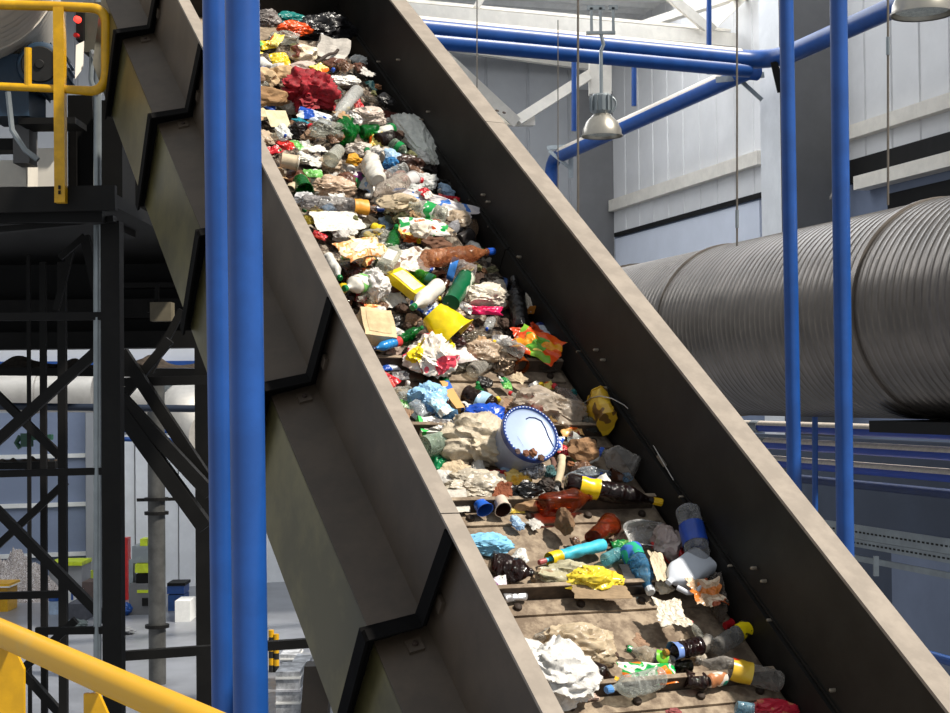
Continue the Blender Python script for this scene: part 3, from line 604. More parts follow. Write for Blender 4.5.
e = empty('white_canister', Pf(72, 605), 'white and blue canister behind the dark grey floor block', 'canister'); fbox(e, 66, 591, 79, 605, M_white, 'body', .4); d = Pf(72, 605).y; pblk(e, 71, 593, 73, 600, d-.02, .02, M_blue, 'blue_label')
e = empty('water_bottle', Pf(55, 614), 'large pale bottle with blue top standing on the far floor', 'bottle'); c = Pf(54.5, 614)
mb = MB(); M = Matrix.Translation(c) @ Matrix.Rotation(-PI/2, 4, 'Y'); mb.lathe([(0, 0), (0, .12), (.26, .12), (.33, .07), (.34, 0)], M, 16); obj('body', mb, mat('pale_blue_plastic', (170, 190, 214), .3), e, True); mb = MB(); mb.lathe([(.28, 0), (.28, .125), (.37, .12), (.37, 0)], M, 16); obj('blue_top', mb, M_blue, e, True)
e = empty('yellow_bin', Pf(3, 612), 'yellow wheelie bin at the left edge, beyond the handrail', 'bin'); fbox(e, -14, 588, 7.5, 612, M_yel, 'body', .7); d = Pf(3, 612).y; pblk(e, -15, 584, 9, 588, d-.05, .8, M_yel, 'lid'); pblk(e, -15, 586.5, 9.5, 588, d-.07, .84, M_white, 'rim')
cP = Pf(15, 600); mb = MB(); mb.grid(lambda a, b: cP+V(((a-.5)*2.3+0, b*.9-.5, 1.25*math.sin(PI*a)*math.sin(PI*b)*(.7+.5*noise.noise(V((a*6, b*6, 0)))+.25*noise.noise(V((a*19, b*13, 0)))))), 40, 30)
obj('waste_pile', mb, printed('pile_mix', ((150, 140, 135), (196, 188, 182), (120, 108, 104), (206, 200, 200)), 22), label='pale heap of loose waste at the far left, behind the yellow bin', cat='waste', kind='stuff')
def lump(name, c, sx, sy, sz, m, label, cat, seed=0, kind=None):
    mb = MB(); n = 14
    for i in range(n+1):
        pass
    rings = []
    for i in range(1, n):
        a = PI*i/n; ring = []
        for k in range(20):
            b = 2*PI*k/20; p = V((math.sin(a)*math.cos(b), math.sin(a)*math.sin(b), math.cos(a)))
            p *= 1+.35*noise.noise(p*2.2+V((seed, 0, 0))); ring.append(V(c)+V((p.x*sx, p.y*sy, p.z*sz+sz*.9)))
        rings.append(ring)
    mb.loft(rings); return obj(name, mb, m, label=label, cat=cat, kind=kind)
lump('waste_bale', Pf(22, 588), .45, .4, .33, printed('bale_mix', ((66, 60, 62), (110, 104, 108), (150, 150, 156)), 8), 'dark speckled bale lying on the far waste heap', 'bale', 3)
lump('waste_bale', Pf(7, 583), .4, .35, .3, printed('bale_red', ((120, 50, 70), (200, 190, 196), (170, 60, 90)), 8), 'red and white bale at the left edge on the far waste heap', 'bale', 5)
lump('bin_bag', Pf(76, 628), .22, .2, .09, mat('grey_green_bag', (86, 96, 94), .4), 'grey green bag lying in front of the dark floor block', 'bag', 7)
lump('bin_bag', Pf(125, 634), .2, .2, .07, mat('grey_bag', (110, 112, 116), .4), 'small grey bag on the floor right of the main platform column', 'bag', 8)
lump('blue_can', Pf(125, 615), .16, .16, .14, M_blue, 'small blue drum on the floor beside the press machine', 'can', 9)
for x, y0, y1, l in ((271.5, 630, 672, 'left'), (276.5, 634, 672, 'right')):
    c = Pf(x, y1); h = P(x, y0, c.y).z; e = empty('bollard', c, '%s of two yellow and black striped bollards by the conveyor' % l, 'bollard', 'striped bollards')
    M = Matrix.Translation(c) @ Matrix.Rotation(-PI/2, 4, 'Y')
    for k in range(6):
        mb = MB(); mb.lathe([(h*k/6, 0), (h*k/6, .045), (h*(k+1)/6, .045), (h*(k+1)/6, 0)], M, 14); obj('stripe', mb, M_yel if k % 2 else M_black, e)
Mw = film('wrap_film', (214, 216, 222), .55, .25)
for i, (x0, x1, y0, yb, l) in enumerate(((280, 297, 655, 690, 'upper film-wrapped grey pallet stack'), (276, 300, 672, 722, 'lower film-wrapped grey pallet stack'), (292, 309, 662, 705, 'dusty wrapped block nearest the conveyor'))):
    e = empty('wrapped_pallet', Pf((x0+x1)/2, yb), l+' on the floor left of the conveyor panel', 'pallet'); fbox(e, x0, y0, x1, yb, mat('pallet_grey', (196, 198, 202), .5, 0, .3, 5, .3), 'stack', .8)
    d = Pf(x0, yb).y
    for k in range(4): pblk(e, x0-.4, y0+(yb-y0)*(k+.4)/4, x1+.4, y0+(yb-y0)*(k+.6)/4, d-.02, .84, Mw if k % 2 else M_white, 'wrap_band')

# ================================================================== the rubbish
def nz(p, s, seed=0.): return noise.noise(V((p[0]*s+seed*3.7, p[1]*s-seed*1.9, p[2]*s+seed*2.3)))
def rid(p, s, seed=0.): return 1-2*abs(nz(p, s, seed))
def heap(u, v):
    b = .015
    if u > .72: b = min(.13, .05+(u-.72)*.07)
    if u > 1.9: b = .13+min(.05, (u-1.9)*.04)
    if v > .22: b *= max(.3, 1-(v-.22)*3)
    if v < -.7: b *= .9
    return b*(1+.5*nz((u, v, 0), 3.1)) if u > .72 else b
# colours -> materials
PLA = {}
def plastic(rgb, rough=.28):
    k = 'plastic_%d_%d_%d' % rgb
    return mat(k, rgb, rough, 0, .10, 18, .05)
def paper(rgb): return mat('paper_%d_%d_%d' % rgb, rgb, .85, 0, .16, 14, .25, lo=.35, hi=.6)
def clear(rgb, fac=.32): 
    mx = max(rgb); k = 'clear_%d_%d_%d_%d' % (rgb+(int(fac*100),))
    if mx < 110: return film(k, tuple(int(c*.45) for c in rgb), .55, .10, tuple(min(255, int(c*2.0)) for c in rgb), 30)
    return film(k, tuple(int(c*.9) for c in rgb), fac*.45, .10, tuple(int(c*.45+255*.55) for c in rgb), 30)
CW = (226, 228, 226); CG = (206, 206, 196); CB = (170, 200, 228); BR = (74, 42, 26); AM = (160, 78, 24); GR = (16, 120, 58); DG = (10, 74, 44); BK = (28, 26, 26); WH = (218, 216, 210); CR = (220, 208, 184); TAN = (176, 142, 104); KR = (142, 110, 80); DB = (70, 50, 38); YE = (232, 200, 30); OR = (232, 104, 24); RD = (196, 26, 40); PK = (232, 40, 104); BL = (26, 78, 176); LB = (110, 180, 226); TE = (30, 120, 116); PU = (110, 40, 110); SI = (176, 178, 182); OL = (128, 128, 70); LG = (120, 190, 100)
# ---- shapes, all in a local frame: X length, Y width, Z height, centred
def squash(mb, L, R, crush, seed):
    def fn(p):
        a = p.x/L; e = 1-min(1, abs(a)*2)**4
        q = V(p); c = crush*e
        q.z *= 1-.55*c*(.6+.4*nz((a*3, 0, 0), 1, seed)); q.y *= 1+.18*c
        d = V((0, p.y, p.z)); d = d.normalized() if d.length > 1e-6 else d
        q += d*(R*.42*c*(min(0, nz(p/R, .9, seed))*1.6 + .34*rid(p/R, 1.3, seed+4)+.2*rid(p/R, 2.7, seed+6)-.15))
        q.y += L*.10*crush*nz((a*1.2, 0, 0), 1, seed+9); q.z += L*.05*crush*nz((a*1.4, 1, 0), 1, seed+5)
        return q
    mb.bend(fn)
def sh_bottle(nm, L, R, seed, body, cap=None, label=None, crush=.5, neck=True, lab=(.30, .55), fill=None, ribs=True, open_end=False):
    """returns list of (part name, mesh, material)"""
    pr = []
    def rad(t):
        if t < .05: return R*(.72+.28*math.sin(t/.05*PI/2))
        if not neck: return R if t < .95 else R*(.8+.2*math.cos((t-.95)/.05*PI/2))
        if t < .62:
            return R*(1-(.05*(.5+.5*math.cos(t*L/ max(.02, L*.075)*2*PI)) if ribs and not (lab[0]-.03 < t < lab[1]+.03) else .03))
        if t < .88: k = (t-.62)/.26; return R*(.30+.68*(.5+.5*math.cos(PI*k)))
        return R*.30
    n = 54 if ribs else 34
    T = [i/n for i in range(n+1)]
    if neck: T = [t for t in T if t <= .93]
    pr = [(-L/2, .0), (-L/2+L*.012, R*.45)] + [(-L/2+t*L, rad(t)) for t in T]
    if neck: pr += [(-L/2+.885*L, R*.30), (-L/2+.887*L, R*.36), (-L/2+.9*L, R*.36), (-L/2+.902*L, R*.29), (-L/2+.94*L, R*.29)]
    else: pr += [(L/2, 0)]
    mb = MB(); mb.lathe([p for i, p in enumerate(pr)], None, 26, caps=False); squash(mb, L, R, crush, seed)
    out = [('body', mb, body, True)]
    if neck and cap:
        cb = MB(); x0, x1 = -L/2+.905*L, L/2; rc = R*.37
        rings = []
        for x, r in ((x0, rc*.2), (x0, rc), (x1-.004, rc), (x1, rc*.86), (x1, rc*.1)):
            rings.append([V((x, (r*(1+.05*(k % 2)))*math.cos(2*PI*k/24), (r*(1+.05*(k % 2)))*math.sin(2*PI*k/24))) for k in range(24)])
        cb.loft(rings); squash(cb, L, R, crush, seed); out.append(('cap', cb, cap, False))
    if label:
        lb = MB(); m = 14; lb.lathe([(-L/2+L*(lab[0]+(lab[1]-lab[0])*i/m), R*1.02) for i in range(m+1)], None, 26, caps=False); squash(lb, L, R, crush, seed); out.append(('label_band', lb, label, True))
    if fill:
        fb = MB(); fb.lathe([(-L*.46, 0)]+[(-L*.46+L*.5*i/10, R*.86) for i in range(11)]+[(L*.05, 0)], None, 20, caps=False); fb.bend(lambda p: V((p.x, p.y, min(p.z, R*.1)))); squash(fb, L, R, crush, seed); out.append(('liquid', fb, fill, True))
    return out
def ico(n=3):
    import bmesh
    bm = bmesh.new(); bmesh.ops.create_icosphere(bm, subdivisions=n, radius=1); vs = [v.co.copy() for v in bm.verts]; fs = [[v.index for v in f.verts] for f in bm.faces]; bm.free(); return vs, fs
_ico = {n: ico(n) for n in (3, 4, 5)}
def sh_film(nm, a, b, c, seed, m, fold=1., n=5):
    """crumpled thin film or cloth"""
    vs, fs = _ico[n]; mb = MB(); out = []; sx = V((math.cos(seed*2.1), math.sin(seed*2.1), .4*math.sin(seed))).normalized()
    for p in vs:
        w = p + V((nz(p, 1.4, seed), nz(p, 1.4, seed+3), nz(p, 1.4, seed+6)))*.6
        w -= sx*(w.dot(sx)*.75)
        r1, r2, r3 = rid(w, 1.7, seed+1), rid(w, 3.6, seed+2), rid(w, 7.5, seed+5)
        d = .93 + fold*(.42*nz(p, 1.15, seed) + .19*r1*abs(r1) + .12*r2*abs(r2) + .06*r3*abs(r3) - .06)
        q = V((p.x*a*d*1.12, p.y*b*d*1.12, p.z*c*d*1.1))
        if q.z < -c*.55: q.z = -c*.55 + (q.z+c*.55)*.2
        out.append(q)
    mb.add(out, fs); return [('film', mb, m, True)]
def sh_paper(nm, a, b, c, seed, m, n=4):
    """crumpled stiff paper or card: sharp facets"""
    vs, fs = _ico[n]; mb = MB(); out = []
    for p in vs:
        q = p*1.6+V((seed*1.7, seed, -seed)); dd, pp = noise.voronoi(q); d = .62+.62*dd[0] + .35*nz(p, 1.2, seed)
        out.append(V((p.x*a*d, p.y*b*d, max(-c*.5, p.z*c*d))))
    mb.add(out, fs); return [('paper', mb, m, False)]
def sh_sheet(nm, a, b, c, seed, m, folds=5, torn=.24, thick=.002, smooth=False, curl=0., n=26):
    rnd = random.Random(seed*77+5); cr = []
    for k in range(folds): t = rnd.uniform(0, PI); cr.append((math.cos(t), math.sin(t), rnd.uniform(-.6, .6), rnd.uniform(-1, 1)))
    def fn(i, j):
        x, y = 2*i-1, 2*j-1
        ed = max(abs(x), abs(y)); z = 0
        for cx, cy, o, s in cr: z += s*abs(cx*x+cy*y-o)
        z = z/max(1, folds)**.5 + .35*nz((x, y, 0), 1.6, seed) + .22*rid((x, y, 0), 2.6, seed) + .1*rid((x, y, 0), 6, seed)
        k = 1 + (torn*nz((x, y, 3), 2.6, seed) + torn*.4*nz((x, y, 3), 7, seed))*ed**3
        wx, wy = torn*.8*nz((x, y, 9), .9, seed), torn*.8*nz((x, y, 12), .9, seed); return V(((x+wx)*a*k, (y+wy)*b*k, z*c + curl*b*y*y))
    mb = MB(); mb.grid(fn, n, n); top = list(mb.v); N = n+1
    lo = [p-V((0, 0, thick)) for p in top]; mb.add(lo, [tuple(reversed(f)) for f in mb.f]); o = N*N
    ed = [i*N for i in range(N)]+[(N-1)*N+j for j in range(1, N)]+[i*N+N-1 for i in range(N-2, -1, -1)]+[j for j in range(N-2, 0, -1)]
    for q in range(len(ed)): i, j = ed[q], ed[(q+1) % len(ed)]; mb.f.append([i, j, j+o, i+o]); mb.mi.append(0)
    return [('sheet', mb, m, smooth)]
def sh_pouch(nm, a, b, c, seed, m, m2=None, puff=1.):
    """filled or empty foil pouch: pillow with crimped ends and wrinkles"""
    def side(s):
        def fn(i, j):
            x, y = 2*i-1, 2*j-1
            h = (1-abs(x)**2.6)**.7*(1-abs(y)**3)**.6 if abs(x) < 1 and abs(y) < 1 else 0
            wr = .5*rid((x*1.2, y*1.2, s), 1.8, seed)+.32*rid((x, y, s), 4.2, seed+1)
            bend_ = .9*nz((x*.8, y*.8, 5), 1, seed)+.5*rid((x, y, 5), 1.5, seed+2)
            k = 1+.16*nz((x, y, 0), 1.6, seed)+.05*nz((x, y, 0), 5, seed); x, y = x+.22*nz((x, y, 7), .9, seed), y+.3*nz((x, y, 11), .9, seed)
            return V((x*a*k, y*b*k*(1-.1*h), s*c*puff*h*(.65+wr) + c*bend_ + (.06*c*math.sin(y*40) if abs(x) > .93 else 0)))
        return fn
    mb = MB(); mb.grid(side(1), 34, 24); q = MB(); q.grid(side(-1), 34, 24); mb.add(q.v, [tuple(reversed(f)) for f in q.f])
    out = [('pouch', mb, m, True)]
    if m2:
        f1 = side(1); k = MB(); k.grid(lambda i, j: f1(.22+.5*i, .2+.55*j)+V((0, 0, .0018)), 18, 14); out.append(('printed_panel', k, m2, True))
    return out
def sh_box(nm, a, b, c, seed, m, m2=None, dent=.25):
    mb = MB(); n = 7
    def face(f): mb.grid(f, n, n)
    S = lambda t: 2*t-1
    for s in (-1, 1):
        face((lambda s: lambda i, j: V((S(i)*a, S(j)*b*s, s*c)))(s)); face((lambda s: lambda i, j: V((S(i)*a*-s, s*b, S(j)*c)))(s)); face((lambda s: lambda i, j: V((s*a, S(i)*b*s, S(j)*c)))(s))
    md = min(a, b, c*2)
    dn = lambda p: p + V((nz(p/a, 1.3, seed), nz(p/a, 1.3, seed+2), nz(p/a, 1.3, seed+4)))*md*dent + V((0, 0, a*.12*nz((p.x/a, 0, 0), 1, seed+8)))
    mb.bend(dn); out = [('carton', mb, m, False)]
    if m2:
        k = MB(); k.grid(lambda i, j: V((S(i)*a*.72, S(j)*b*.74, c)), n, n); k.bend(lambda p: dn(p)+V((0, 0, .002))); out.append(('printed_panel', k, m2, False))
    return out
def sh_cup(nm, L, R, seed, m, inner=None, taper=.78, crush=.3, lid=None):
    """open tub or cup: axis X, mouth at +X"""
    mb = MB(); t = R*.04
    pr = [(-L/2, 0), (-L/2, R*taper)]+[(-L/2+L*i/10, R*(taper+(1-taper)*i/10)) for i in range(1, 10)]+[(L/2-.004, R), (L/2-.004, R*1.07), (L/2, R*1.07), (L/2, R-t)]
    pi = [(L/2, R-t)]+[(-L/2+L*i/10, R*(taper+(1-taper)*i/10)-t) for i in range(9, 0, -1)]+[(-L/2+t, R*taper-t), (-L/2+t, 0)]
    mb.lathe(pr, None, 26, False); q = MB(); q.lathe(pi, None, 26, False); squash(mb, L*1.6, R, crush, seed); squash(q, L*1.6, R, crush, seed)
    out = [('wall', mb, m, True), ('inside', q, inner or m, True)]
    if lid: k = MB(); k.lathe([(L/2+.002, 0), (L/2+.002, R*1.08), (L/2+.008, R*1.06), (L/2+.008, 0)], None, 26, False); squash(k, L*1.6, R, crush, seed); out.append(('lid', k, lid, True))
    return out
def sh_can(nm, L, R, seed, m, end, crush=.5):
    mb = MB(); mb.lathe([(-L/2, R*.8), (-L*.45, R)]+[(-L*.45+L*.85*i/12, R) for i in range(13)]+[(L*.46, R*.8)], None, 24, False); squash(mb, L, R, crush, seed)
    e = MB(); e.lathe([(L*.46, R*.8), (L*.48, R*.82), (L*.475, R*.7), (L*.45, R*.68), (L*.45, 0)], None, 24, False); e.lathe([(-L*.5, R*.8), (-L*.48, R*.5), (-L*.47, 0)], None, 24, False); squash(e, L, R, crush, seed)
    return [('can_wall', mb, m, True), ('can_end', e, end, True)]
def sh_jug(nm, L, R, seed, m, cap, label=None):
    """flat canister with a grip hole"""
    mb = MB(); rings = []
    for i in range(31):
        t = i/30; x = -L/2+t*L*.9
        k = min(1, t/.06)**.5 if t < .06 else (1 if t < .66 else max(.22, 1-((t-.66)/.28)**1.5*.8) if t < .94 else .22)
        ring = []
        for q in range(28):
            th = 2*PI*q/28; cx, sx = math.cos(th), math.sin(th); e = .55
            ring.append(V((x, math.copysign(abs(cx)**e, cx)*R*k, math.copysign(abs(sx)**e, sx)*R*.62*k)))
        rings.append(ring)
    mb.loft(rings); mb.bend(lambda p: p+V((0, nz(p/R, .7, seed), nz(p/R, .7, seed+3)))*R*.10); out = [('body', mb, m, True)]
    h = MB(); h.tube([V((L*.02, R*.9, 0)), V((L*.08, R*1.35, 0)), V((L*.2, R*1.5, 0)), V((L*.32, R*1.2, 0)), V((L*.36, R*.55, 0))], R*.17, 12); out.append(('handle', h, m, True))
    if cap: c = MB(); c.lathe([(L*.41, 0), (L*.41, R*.3), (L*.5, R*.3), (L*.5, 0)], None, 20); out.append(('cap', c, cap, False))
    if label: k = MB(); k.grid(lambda i, j: V((-L*.3+L*.34*i, R*(-.6+1.2*j), R*.64+R*.04)), 6, 6); out.append(('label', k, label, False))
    return out
def sh_stick(nm, L, R, seed, m):
    mb = MB(); mb.tube([V((-L/2+L*i/10, L*.05*nz((i*.3, 0, 0), 1, seed), R*.5*nz((i*.5, 1, 0), 1, seed))) for i in range(11)], [R*(1+.3*nz((i, 2, 0), .7, seed)) for i in range(11)], 9); return [('stick', mb, m, True)]
def sh_tray(nm, a, b, c, seed, m, m2=None):
    """clear clamshell: open shallow box with flange and ribs"""
    rings = []; n = 40
    for k, (s, z) in enumerate(((.0, -c), (.5, -c), (.78, -c), (.84, -c*.6), (.88, 0), (.92, c*.7), (.98, c*.72), (1.06, c*.74), (1.06, c*.7), (.9, c*.6), (.82, -c*.8), (0, -c*.85))):
        ring = []
        for q in range(n):
            th = 2*PI*q/n; cx, sx = math.cos(th), math.sin(th); e = .45; rp = 1+.03*(q % 2)*(0 < k < 6)
            ring.append(V((math.copysign(abs(cx)**e, cx)*a*s*rp, math.copysign(abs(sx)**e, sx)*b*s*rp, z)))
        rings.append(ring)
    mb = MB(); mb.loft(rings, False); mb.bend(lambda p: p+V((nz(p/a, 1.4, seed), nz(p/a, 1.4, seed+1), nz(p/a, 1.4, seed+2)))*c*.4); return [('tray', mb, m, True)]
# ---- placing on the belt
PLACED = []; USED = set()
def frame(x1, y1, x2, y2, tpx, lift=0., face=0., dz=0., roll=0., ratio=.5):
    """frame lying on the belt between two sighted points; returns matrix, length, thickness"""
    u0, v0 = loc((x1+x2)/2, (y1+y2)/2, .08); h = max(0, heap(u0, v0))
    dep = (K(u0, v0, h)-O).dot(fw); th = tpx*dep/F
    wl = h + lift + th*ratio/KS
    def at(x, y, wv): a, b = loc(x, y, wv); b = max(-.94, min(.40, b)); return K(a, b, wv)
    p, q = at(x1, y1, wl-dz/2), at(x2, y2, wl+dz/2)
    c = (p+q)/2; X = (q-p); L = X.length; X.normalize()
    Z = en - fw*face; Z = (Z-X*Z.dot(X)).normalized(); Y = Z.cross(X)
    M = Matrix(((X.x, Y.x, Z.x, c.x), (X.y, Y.y, Z.y, c.y), (X.z, Y.z, Z.z, c.z), (0, 0, 0, 1)))
    if roll: M = M @ Matrix.Rotation(roll, 4, 'X')
    return M, L, th
def assemble(name, parts, M, label, cat, group=None):
    if len(parts) == 1:
        n, mb, m, sm = parts[0]; o = obj(name, mb, m, None, sm, 60, local=True); o.matrix_basis = M; tag(o, label, cat, group)
    else:
        o = empty(name, M, label, cat, group)
        for n, mb, m, sm in parts: obj(n, mb, m, o, sm, 50, local=True)
    x, y = pix(M.to_translation()); PLACED.append((x, y, label, o)); USED.add(label)
    return o
SEED = [0]
def put(kind, name, cat, pos, label, *a, lift=0., face=None, dz=0., roll=None, tall=None, group=None, **k):
    SEED[0] += 1; s = SEED[0]
    if len(pos) == 4:
        x, y, w_, h_ = pos; an = random.uniform(-.4, .4) if kind in ('sheet', 'pouch', 'box') and 'yaw' not in k else k.pop('yaw', 0)
        if w_ > 1.9*h_: an *= .25
        x1, y1, x2, y2, t = x-w_/2*math.cos(an), y-w_*.35*math.sin(an), x+w_/2*math.cos(an), y+w_*.35*math.sin(an), h_
    else: x1, y1, x2, y2, t = pos
    rl = roll if roll is not None else 0
    if kind in ('bottle', 'cup', 'can', 'jug', 'stick'):
        M, L, th = frame(x1, y1, x2, y2, t, lift, 0, dz, (roll if roll is not None else (s*1.3) % 6) if kind != 'jug' else rl)
        fn = {'bottle': sh_bottle, 'cup': sh_cup, 'can': sh_can, 'jug': sh_jug, 'stick': sh_stick}[kind]
        parts = fn(name, L, th/2, s, *a, **k)
    else:
        fc = face if face is not None else {'film': .15, 'paper': .15, 'sheet': .55, 'pouch': .5, 'box': .25, 'tray': .4}[kind]
        M, L, th = frame(x1, y1, x2, y2, t, lift, fc, dz, rl, ratio={'film': .33, 'paper': .35, 'sheet': .25, 'pouch': .3, 'box': .35, 'tray': .35}[kind])
        vis = max(.4, (1-M.to_3x3().col[1].dot(fw)**2)**.5)
        A = L/2
        if kind in ('film', 'paper'): parts = (sh_film if kind == 'film' else sh_paper)(name, A, th*.5, th*.46 if tall is None else th*tall, s, *a, **k)
        elif kind == 'sheet': parts = sh_sheet(name, A, th/2/vis, th*.26 if tall is None else th*tall, s, *a, **k)
        elif kind == 'pouch': parts = sh_pouch(name, A, th/2/vis, th*.2 if tall is None else th*tall, s, *a, **k)
        elif kind == 'box': parts = sh_box(name, A, th*.42/vis, th*.2 if tall is None else th*tall, s, *a, **k)
        else: parts = sh_tray(name, A, th*.42/vis, th*.3 if tall is None else th*tall, s, *a, **k)
    return assemble(name, parts, M, label, cat, group)
def B(name_pos_label, *a, **k): pass
def bottle(pos, label, body, cap=None, lm=None, **k): return put("bottle", "plastic_bottle", "bottle", pos, label, body, plastic(cap) if cap else None, lm, **k)
def bag(pos, label, m, name='plastic_bag', cat='bag', **k): return put('film', name, cat, pos, label, m, **k)
def crumple(pos, label, rgb, name='crumpled_paper', cat='paper', **k): return put('paper', name, cat, pos, label, paper(rgb) if isinstance(rgb, tuple) else rgb, **k)
def sheet(pos, label, m, name='paper_sheet', cat='paper', **k): return put('sheet', name, cat, pos, label, m, **k)
def pouch(pos, label, m, m2=None, name='packet', cat='packet', **k): return put('pouch', name, cat, pos, label, m, m2, **k)
def cup(pos, label, m, inner=None, name='plastic_cup', cat='cup', **k): return put('cup', name, cat, pos, label, m, inner, **k)
fm = lambda rgb, fac=.6: film('bag_%d_%d_%d_%d' % (rgb+(int(fac*100),)), rgb, fac, .3, scale=18)
pp = lambda *c: printed('print_'+'_'.join('%d' % x for t in c for x in t[:2]), c, 16, .35, len(c)*1.7+c[0][0]*.01)
# --- top of the belt
bag((267, 20, 24, 16), 'grey translucent bag at the top of the belt beside the blue post', fm((150, 142, 138), .5))
bag((292, 20, 36, 13), 'teal bag at the top end of the heap', fm(TE, .75))
bag((296, 29, 24, 14), 'orange bag just below the teal bag at the top of the heap', fm((226, 84, 30), .9))
bag((326, 31, 50, 26), 'big black bag in shade at the top right of the heap', fm((26, 25, 28), .85))
bag((285, 38, 26, 14), 'clear crumpled film just below the orange bag', clear(CG, .4))
pouch((266, 46, 17, 11), 'yellow wrapper near the top of the belt beside the blue post', plastic(YE))
pouch((279, 60, 18, 13), 'yellow wrapper with folded edge below the other yellow wrapper', plastic((226, 196, 40)))
crumple((304, 54, 28, 22), 'cream stained paper with dark blotches near the top of the heap', printed('stained_paper', ((110, 60, 50), (222, 205, 180), (226, 212, 190), (222, 205, 180)), 9))
put('box', 'paper_bundle', 'paper', (332, 52, 31, 27), 'thick folded grey-white paper bundle right of the cream stained paper', paper((196, 190, 182)), dent=.35, roll=.3)
put('stick', 'wooden_stick', 'stick', (316, 62, 338, 50, 3), 'dark thin stick leaning on the grey-white paper bundle', paper((60, 48, 42)), lift=.06)
crumple((307, 68, 34, 16), 'pinkish film mound with specks under the cream stained paper', (206, 186, 176), 'crumpled_film', 'film')
bag((309, 93, 38, 34), 'big crimson cloth bag in the upper heap', mat('crimson_cloth', (168, 14, 34), .7, 0, .25, 24, .7), lift=.03, fold=1.7)
crumple((266, 78, 24, 22), 'beige crumpled wrapping paper beside the post, under the yellow wrapper', (206, 178, 140), lift=.02)
crumple((283, 76, 26, 24), 'tan crumpled wrapping paper left of the crimson bag', (192, 160, 120), lift=.02)
crumple((270, 98, 36, 20), 'brown crumpled paper heap above the square cream card', (160, 124, 86))
bottle((268, 70, 257, 58, 13), 'white bottle with green cap beside the blue post near the top', plastic(WH), GR)
bottle((357, 91, 333, 119, 14), 'clear embossed bottle standing tilted right of the crimson bag', clear(CW, .5), None, None, crush=.25, lift=.03)
bag((344, 81, 22, 11), 'white film piece above the clear embossed bottle', fm(WH, .9), lift=.02)
bottle((325, 98, 346, 92, 14), 'smoky clear bottle lying behind the clear embossed bottle', clear((150, 148, 140), .3))
bottle((386, 104, 357, 99, 9), 'dark clear bottle in the shadow right of the embossed bottle', clear((120, 116, 108), .3))
bag((331, 84, 22, 12), 'olive film above the crimson bag edge', fm((140, 132, 60), .7))
pouch((368, 86, 14, 10), 'teal printed wrapper in the shade near the right wall', pp(TE, (160, 200, 190), (80, 140, 150)))
pouch((361, 92, 8, 6), 'small blue scrap beside the teal printed wrapper', plastic(BL))
crumple((327, 110, 14, 12), 'dark blue crumpled wrapper under the crimson bag', plastic((28, 44, 130)), 'wrapper', 'wrapper')
bag((292, 104, 20, 20), 'grey-white bag below left of the crimson bag', fm((205, 200, 188), .8))
sheet((278, 119, 21, 20), 'square cream card lying flat below the brown paper heap', paper((214, 202, 166)), folds=1, torn=.03, tall=.03, name='card', cat='card', lift=.05)
sheet((262, 114, 14, 16), 'half hidden cream card between the square card and the post', paper((206, 194, 158)), folds=1, torn=.03, tall=.03, name='card', cat='card', lift=.03)
pouch((298, 112, 334, 122, 12), 'white and blue milk pouch slanting below the crimson bag', pp(WH, (208, 214, 228), BL), lift=.03)
bag((299, 130, 19, 15), 'black shiny film clump right of the square cream card', fm((34, 28, 30), .85))
pouch((296, 119, 315, 130, 6), 'teal strip of film above the black shiny clump', plastic((40, 150, 170)), tall=.3)
bag((326, 130, 28, 17), 'crushed clear tray film left of the crushed green bottle', clear(CG, .35))
bottle((343, 138, 356, 119, 20), 'crushed bright green bottle in the upper heap', film('clear_green', (4, 96, 36), .4, .1, (60, 190, 100)), None, None, crush=1., roll=.5)
bottle((360, 132, 384, 128, 13), 'green bottle right of the crushed bright green bottle', film('clear_green', (4, 96, 36), .4, .1, (60, 190, 100)), None, None, crush=.5)
bag((367, 116, 28, 17), 'pinkish white crumpled bag above the green bottles', fm((200, 184, 172), .75), lift=.02)
bottle((392, 128, 375, 134, 12), 'white bottle with green band beside the dark brown bottle', plastic((214, 214, 206)), GR, plastic(GR), lab=(.05, .2))
crumple((388, 117, 26, 12), 'reddish brown rag in shade near the right wall', (96, 44, 34), 'rag', 'cloth')
bottle((378, 142, 405, 136, 17), 'dark brown bottle left of the long white bag', clear((52, 30, 26), .65), None, None, crush=.6)
bottle((392, 145, 408, 156, 15), 'clear bottle with two green bands under the dark brown bottle', clear((170, 190, 170), .5), None, plastic((10, 140, 70)), lab=(.35, .6))
bag((392, 122, 28, 8), 'thin white film lying behind the long white bag', fm(WH, .7))
bag((404, 117, 438, 158, 30), 'long white translucent bag slumped against the right wall', fm((214, 216, 208), .7), lift=.05, tall=.3, fold=.8)
crumple((272, 139, 16, 13), 'white crumpled paper below the square cream card', (214, 200, 176))
bag((284, 148, 17, 14), 'bright red crumpled wrapper left of the white carton scraps', plastic((206, 38, 34)), 'wrapper', 'wrapper')
pouch((302, 147, 19, 14), 'white packet with green print beside the red wrapper', pp(WH, (220, 220, 210), LG))
cup((281, 160, 297, 163, 15), 'round cream tub with lid at the left flange', plastic((206, 188, 160)), None, name='lidded_tub', cat='tub', taper=.95, lid=plastic((226, 216, 196)), crush=.05)
bag((303, 158, 14, 10), 'small white scoop shaped film right of the cream tub', plastic((224, 222, 214)))
cup((339, 150, 331, 160, 15), 'clear jar lying with its mouth to the camera in the upper heap', clear(CG, .45), crush=.2, name='plastic_jar', cat='jar')
crumple((354, 160, 17, 12), 'mustard yellow crumpled cloth left of the white bottle', mat('mustard', (222, 158, 30), .7), 'cloth_scrap', 'cloth', lift=.01)
bottle((378, 182, 365, 151, 17), 'white bottle with green neck ring pointing up the belt', plastic((222, 218, 208)), GR, None, crush=.6, lift=.04)
